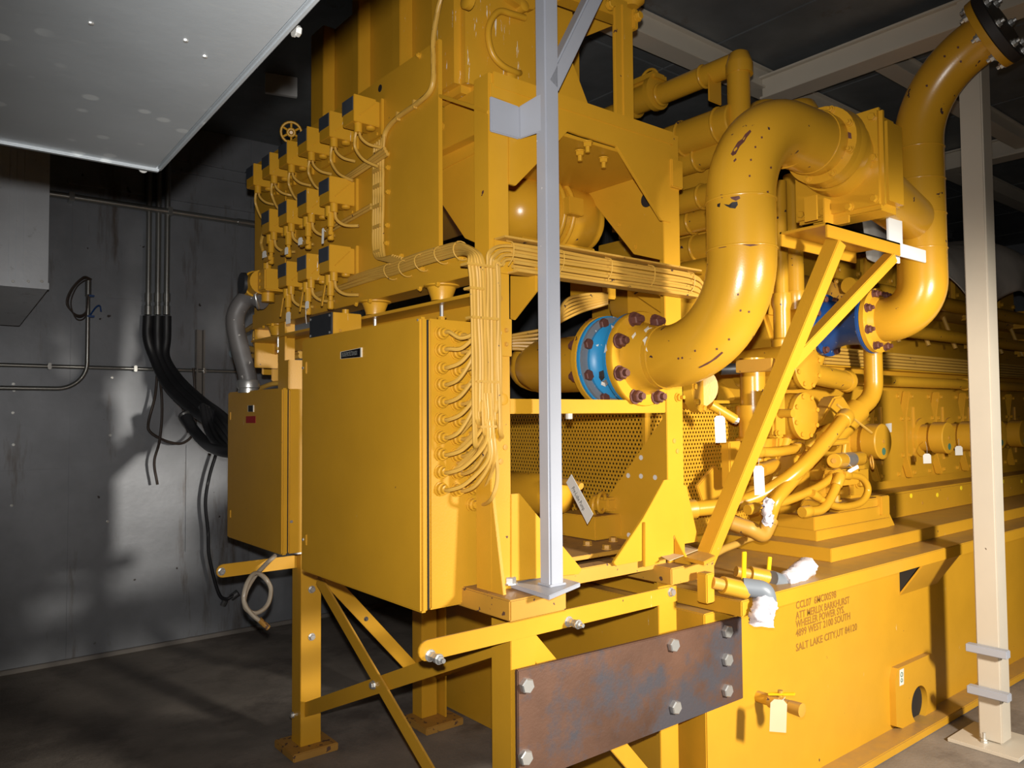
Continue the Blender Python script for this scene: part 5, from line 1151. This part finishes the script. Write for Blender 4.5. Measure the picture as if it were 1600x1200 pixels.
# pre-lube pump with its tag
t = thing('prelube_pump', 'small yellow pump motor inside the frame beside the white tag', 'pump', at(890, 820, X=2.1))
q = at(875, 775, X=2.15)
lathe('motor', q+V((0, 0.55, 0)), YM, [(0, 0.07), (0.02, 0.085), (0.5, 0.085), (0.56, 0.07), (0.58, 0.03)], 'pipe_paint', t, 24, 50)
box('pump_body', at(918, 775, X=2.3), at(950, 800, X=2.3)+V((0.12, 0, 0)), 'yellow_paint', t, 0.01)
ring('clamp', at(932, 790, X=2.28), (0.4, -1, 0), 0.04, 0.008, 'yellow_paint', t, 16)
ring('clamp', at(940, 785, X=2.28), (0.4, -1, 0), 0.04, 0.008, 'yellow_paint', t, 16)
sweep('conduit', fillet([at(875, 752, X=2.1), at(895, 754, X=2.1), at(908, 760, X=2.1)], 0.02, 4), 0.014, 'rusty_paint', t, 10)
box('motor_foot', at(870, 800, X=2.2), at(930, 825, X=2.2)+V((0.2, 0, -0.05)), 'yellow_paint', t, 0.004)
box('deck', (1.72, 2.02, 1.035), (2.33, 2.5, 1.05), 'rusty_paint', t, 0.002)
for px, py in ((918, 852), (958, 846), (948, 858)): bolt(at(px, py, Z=1.05), ZP, 0.016, t, 'rusty_paint')
a, b, c = at(893, 741, X=2.05), at(885, 754, X=2.05), at(918, 819, X=2.05); d = at(927, 803, X=2.05)
tg = prism('paper_tag', [a, b, c, d], (-0.0012, 0, 0), 'paper_tag'); tag(tg, 'white handwritten tag reading Pre-Lube Pump inside the frame', 'tag')
u = (c-b).normalized(); vq = (a-b); vq = (vq-u*vq.dot(u)).normalized()
text('tag_lettering', 'Pre-Lube Pump', b+u*0.035+vq*0.012-V((0.002, 0, 0)), u, vq, 0.026, 'plate_black', tg, 0.62, 0.0006)
# hanging tags elsewhere
for lab, (x, y), (w_, h_), Yp, tie in (('white folded tag hanging from the tap by the perforated guard', (1116, 650), (0.046, 0.115), 2.06, at(1122, 640, Y=2.08)),
        ('grey white tag hanging on a wire below the short horizontal hose', (1177, 728), (0.045, 0.125), 1.96, at(1182, 707, Y=2.0)),
        ('white paper tag below the first relief valve pair', (1442, 709), (0.05, 0.06), 2.15, at(1446, 690, Y=2.2)),
        ('small white tag between the two far relief valves', (1492, 697), (0.05, 0.06), 2.15, at(1496, 680, Y=2.2))):
    paper('paper_tag', at(x, y, Y=Yp), (0.8, -0.6, 0.02), (0.05, 0, -1), w_, h_, 'paper_tag', lab, 'tag', tie)
o = tag(sweep('wrapped_end', smoothpath([at(1202, 783, Y=1.93), at(1198, 795, Y=1.92), at(1200, 808, Y=1.92), at(1198, 818, Y=1.93)], 5), 0.020, 'wrap_white', None, 14), 'crumpled white paper tied on the second hose', 'wrap')
for v in o.data.vertices: v.co += V((random.uniform(-1, 1), random.uniform(-1, 1), random.uniform(-1, 1)))*0.008
paper('paper_tag', at(1324, 735, Y=1.97), (1, -0.4, 0.45), (0.4, 0, -0.9), 0.07, 0.02, 'paper_tag', 'white tag on the silver banded cylinder by the first relief valve', 'tag', at(1320, 722, Y=1.97))
for lab, (x, y), (w_, h_), (tx, ty, tz) in (('white tag on a string left of the bottom row valves', (447, 488), (0.03, 0.05), (XS+0.02, cols[3]+0.04, 2.112-0.12)),
        ('white tag with long string below the bottom row second valve', (477, 471), (0.022, 0.03), (XS+0.02, cols[2]+0.04, 2.112-0.12)),
        ('white tag tied at the middle row first valve', (503, 357), (0.012, 0.06), (XS+0.0, cols[1]+0.03, 2.383-0.125)),
        ('white tag tied under the middle row second valve', (466, 372), (0.026, 0.03), (XS+0.0, cols[2]+0.03, 2.383-0.125)),
        ('white tag tied under the middle row third valve', (445, 387), (0.022, 0.03), (XS+0.0, cols[3]+0.03, 2.383-0.125)),
        ('white tag at the far left end of the middle row', (410, 393), (0.028, 0.03), (XS+0.0, cols[4]+0.03, 2.383-0.125))):
    paper('paper_tag', at(x, y, X=1.31), (0.25, -1, 0.05), (0, 0.05, -1), w_, h_, 'paper_tag', lab, 'tag', (tx, ty, tz))
q = at(478, 483, X=1.31)
tag(tube('tag_string', [(XS+0.02, cols[2]+0.035, 2.112-0.13), q, at(478, 495, X=1.31), at(479, 506, X=1.31)], 0.0015, 'paper_tag', None, 5), 'thin white string hanging below the bottom row second valve', 'string')
# fire notice seen in the gap behind the corner post
t = thing('wall_notice', 'red and white notice on the far wall glimpsed through the frame', 'sign', at(832, 700, Y=YW-0.02))
plate('board', [(826, 663), (842, 663), (842, 702), (826, 702)], 'red_label', t, 0.004, 0, Y=YW-0.02)
plate('white_edge', [(826, 696), (842, 696), (842, 702), (826, 702)], 'paper_tag', t, 0.003, 0, Y=YW-0.022)
plate('white_edge', [(826, 663), (828, 663), (828, 697), (826, 697)], 'paper_tag', t, 0.003, 0, Y=YW-0.022)

# ================================================================== PAINT CHIPS lying on the painted metal
dg = None
def chip(px, mat, names, jit=0.0):
    """an irregular flake: outline cast onto the surface of a part and laid on it"""
    pts = []
    c = (sum(p[0] for p in px)/len(px), sum(p[1] for p in px)/len(px))
    for x, y in [c]+list(px):
        d = (fw+(x-800)/FPX*rt-(y-600)/FPX*up).normalized(); best = None
        for ob in names:
            o_ = CAM-WO[ob.name]
            ok, loc, nor, _ = ob.ray_cast(o_, d)
            if ok and (best is None or (loc-o_).length < best[2]): best = (loc+WO[ob.name], nor, (loc-o_).length)
        if best is None: return
        n = best[1] if best[1].dot(d) < 0 else -best[1]
        pts.append(best[0]+n*0.0012)
    k = len(px)
    mk('paint_chip', pts, [(0, i+1, (i+1) % k+1) for i in range(k)], mat, names[0])
def bits(thing_label): return [o for o in bpy.data.objects if o.parent and o.type == 'MESH' and o.parent.get('label', '') == thing_label]
bpy.context.view_layer.update()
P1 = [o for o in bits('large glossy yellow pipe with two elbows and chipped paint, bolted to the bright blue coupling')]
run = [o for o in P1 if o.name.startswith('pipe_run')]; fl = [o for o in P1 if o.name.startswith('flange')]
chip([(1172, 203), (1174, 206), (1167, 215), (1163, 222), (1156, 229), (1150, 241), (1145, 244), (1142, 241), (1148, 230), (1153, 222), (1160, 217), (1164, 210)], 'rust_bolt', run)
chip([(1150, 247), (1151, 250), (1147, 254), (1146, 251)], 'rust_bolt', run)
chip([(1131, 319), (1138, 321), (1144, 316), (1152, 315), (1153, 320), (1149, 326), (1141, 325), (1135, 322)], 'gasket_black', run)
chip([(1121, 319), (1126, 317), (1125, 324), (1121, 323)], 'gasket_black', run)
chip([(1126, 304), (1130, 304), (1129, 310), (1125, 308)], 'rust_bolt', run)
chip([(1141, 308), (1155, 306), (1157, 310), (1150, 314), (1143, 311)], 'rust_bolt', run)
for a_, b_ in ((1173, 250), (1180, 230), (1171, 275), (1199, 300), (1060, 560), (1086, 548), (1066, 559), (1120, 545), (1139, 530), (1153, 460), (1157, 485), (1170, 487), (1204, 262), (1190, 215)):
    chip([(a_-1.6, b_-1), (a_+1.2, b_-2), (a_+1.8, b_+1.2), (a_-0.8, b_+2)], 'rust_bolt', run)
chip([(1118, 385), (1130, 384), (1136, 386), (1124, 388)], 'rust_bolt', run)
chip([(1158, 382), (1172, 381), (1186, 383), (1172, 385)], 'rust_bolt', run)
chip([(1092, 573), (1106, 566), (1120, 557), (1128, 549), (1130, 551), (1120, 560), (1106, 569), (1093, 575)], 'rust_bolt', run)
for pl_ in ([(1308, 195), (1316, 192), (1318, 200), (1314, 212), (1318, 222), (1312, 232), (1307, 222), (1303, 210)], [(1298, 258), (1306, 252), (1308, 257), (1300, 264)], [(1322, 205), (1330, 208), (1331, 217), (1325, 216)]):
    chip(pl_, 'rust_bolt', fl+[o for o in bits('yellow flanged regulator valve with ribbed square body next to the upper elbow') if o.name.startswith('inlet')])
P2 = [o for o in bits('tall yellow pipe from the dark blue coupling up to the black blind flange') if o.name.startswith('pipe_run')]
chip([(1488, 42), (1494, 41), (1498, 47), (1496, 52), (1498, 58), (1492, 59), (1490, 52)], 'gasket_black', P2)
chip([(1480, 52), (1486, 50), (1486, 56), (1482, 57)], 'rust_bolt', P2)
for a_, b_ in ((1501, 96), (1476, 88), (1448, 134), (1497, 74)): chip([(a_-2, b_-1), (a_+1.5, b_-2), (a_+2, b_+1.5), (a_-1, b_+2)], 'rust_bolt', P2)
BL = bits('bright blue flanged coupling with grey ring between the two yellow flanges')
for pl_ in ([(975, 489), (986, 481), (989, 484), (978, 493)], [(955, 508), (958, 504), (960, 511), (956, 514)], [(942, 541), (947, 537), (949, 548), (944, 552)]): chip(pl_, 'paper_tag', BL+fl)
chip([(936, 581), (943, 578), (945, 590), (940, 596), (936, 590)], 'gasket_black', BL)
chip([(940, 596), (948, 592), (952, 598), (946, 604), (939, 601)], 'paper_tag', BL)
for pl_ in ([(1006, 516), (1013, 510), (1021, 508), (1019, 512), (1009, 520)], [(1004, 532), (1010, 526), (1014, 528), (1012, 550), (1008, 546), (1007, 536)], [(987, 526), (993, 519), (994, 523), (989, 530)]): chip(pl_, 'plate_white', fl+run)
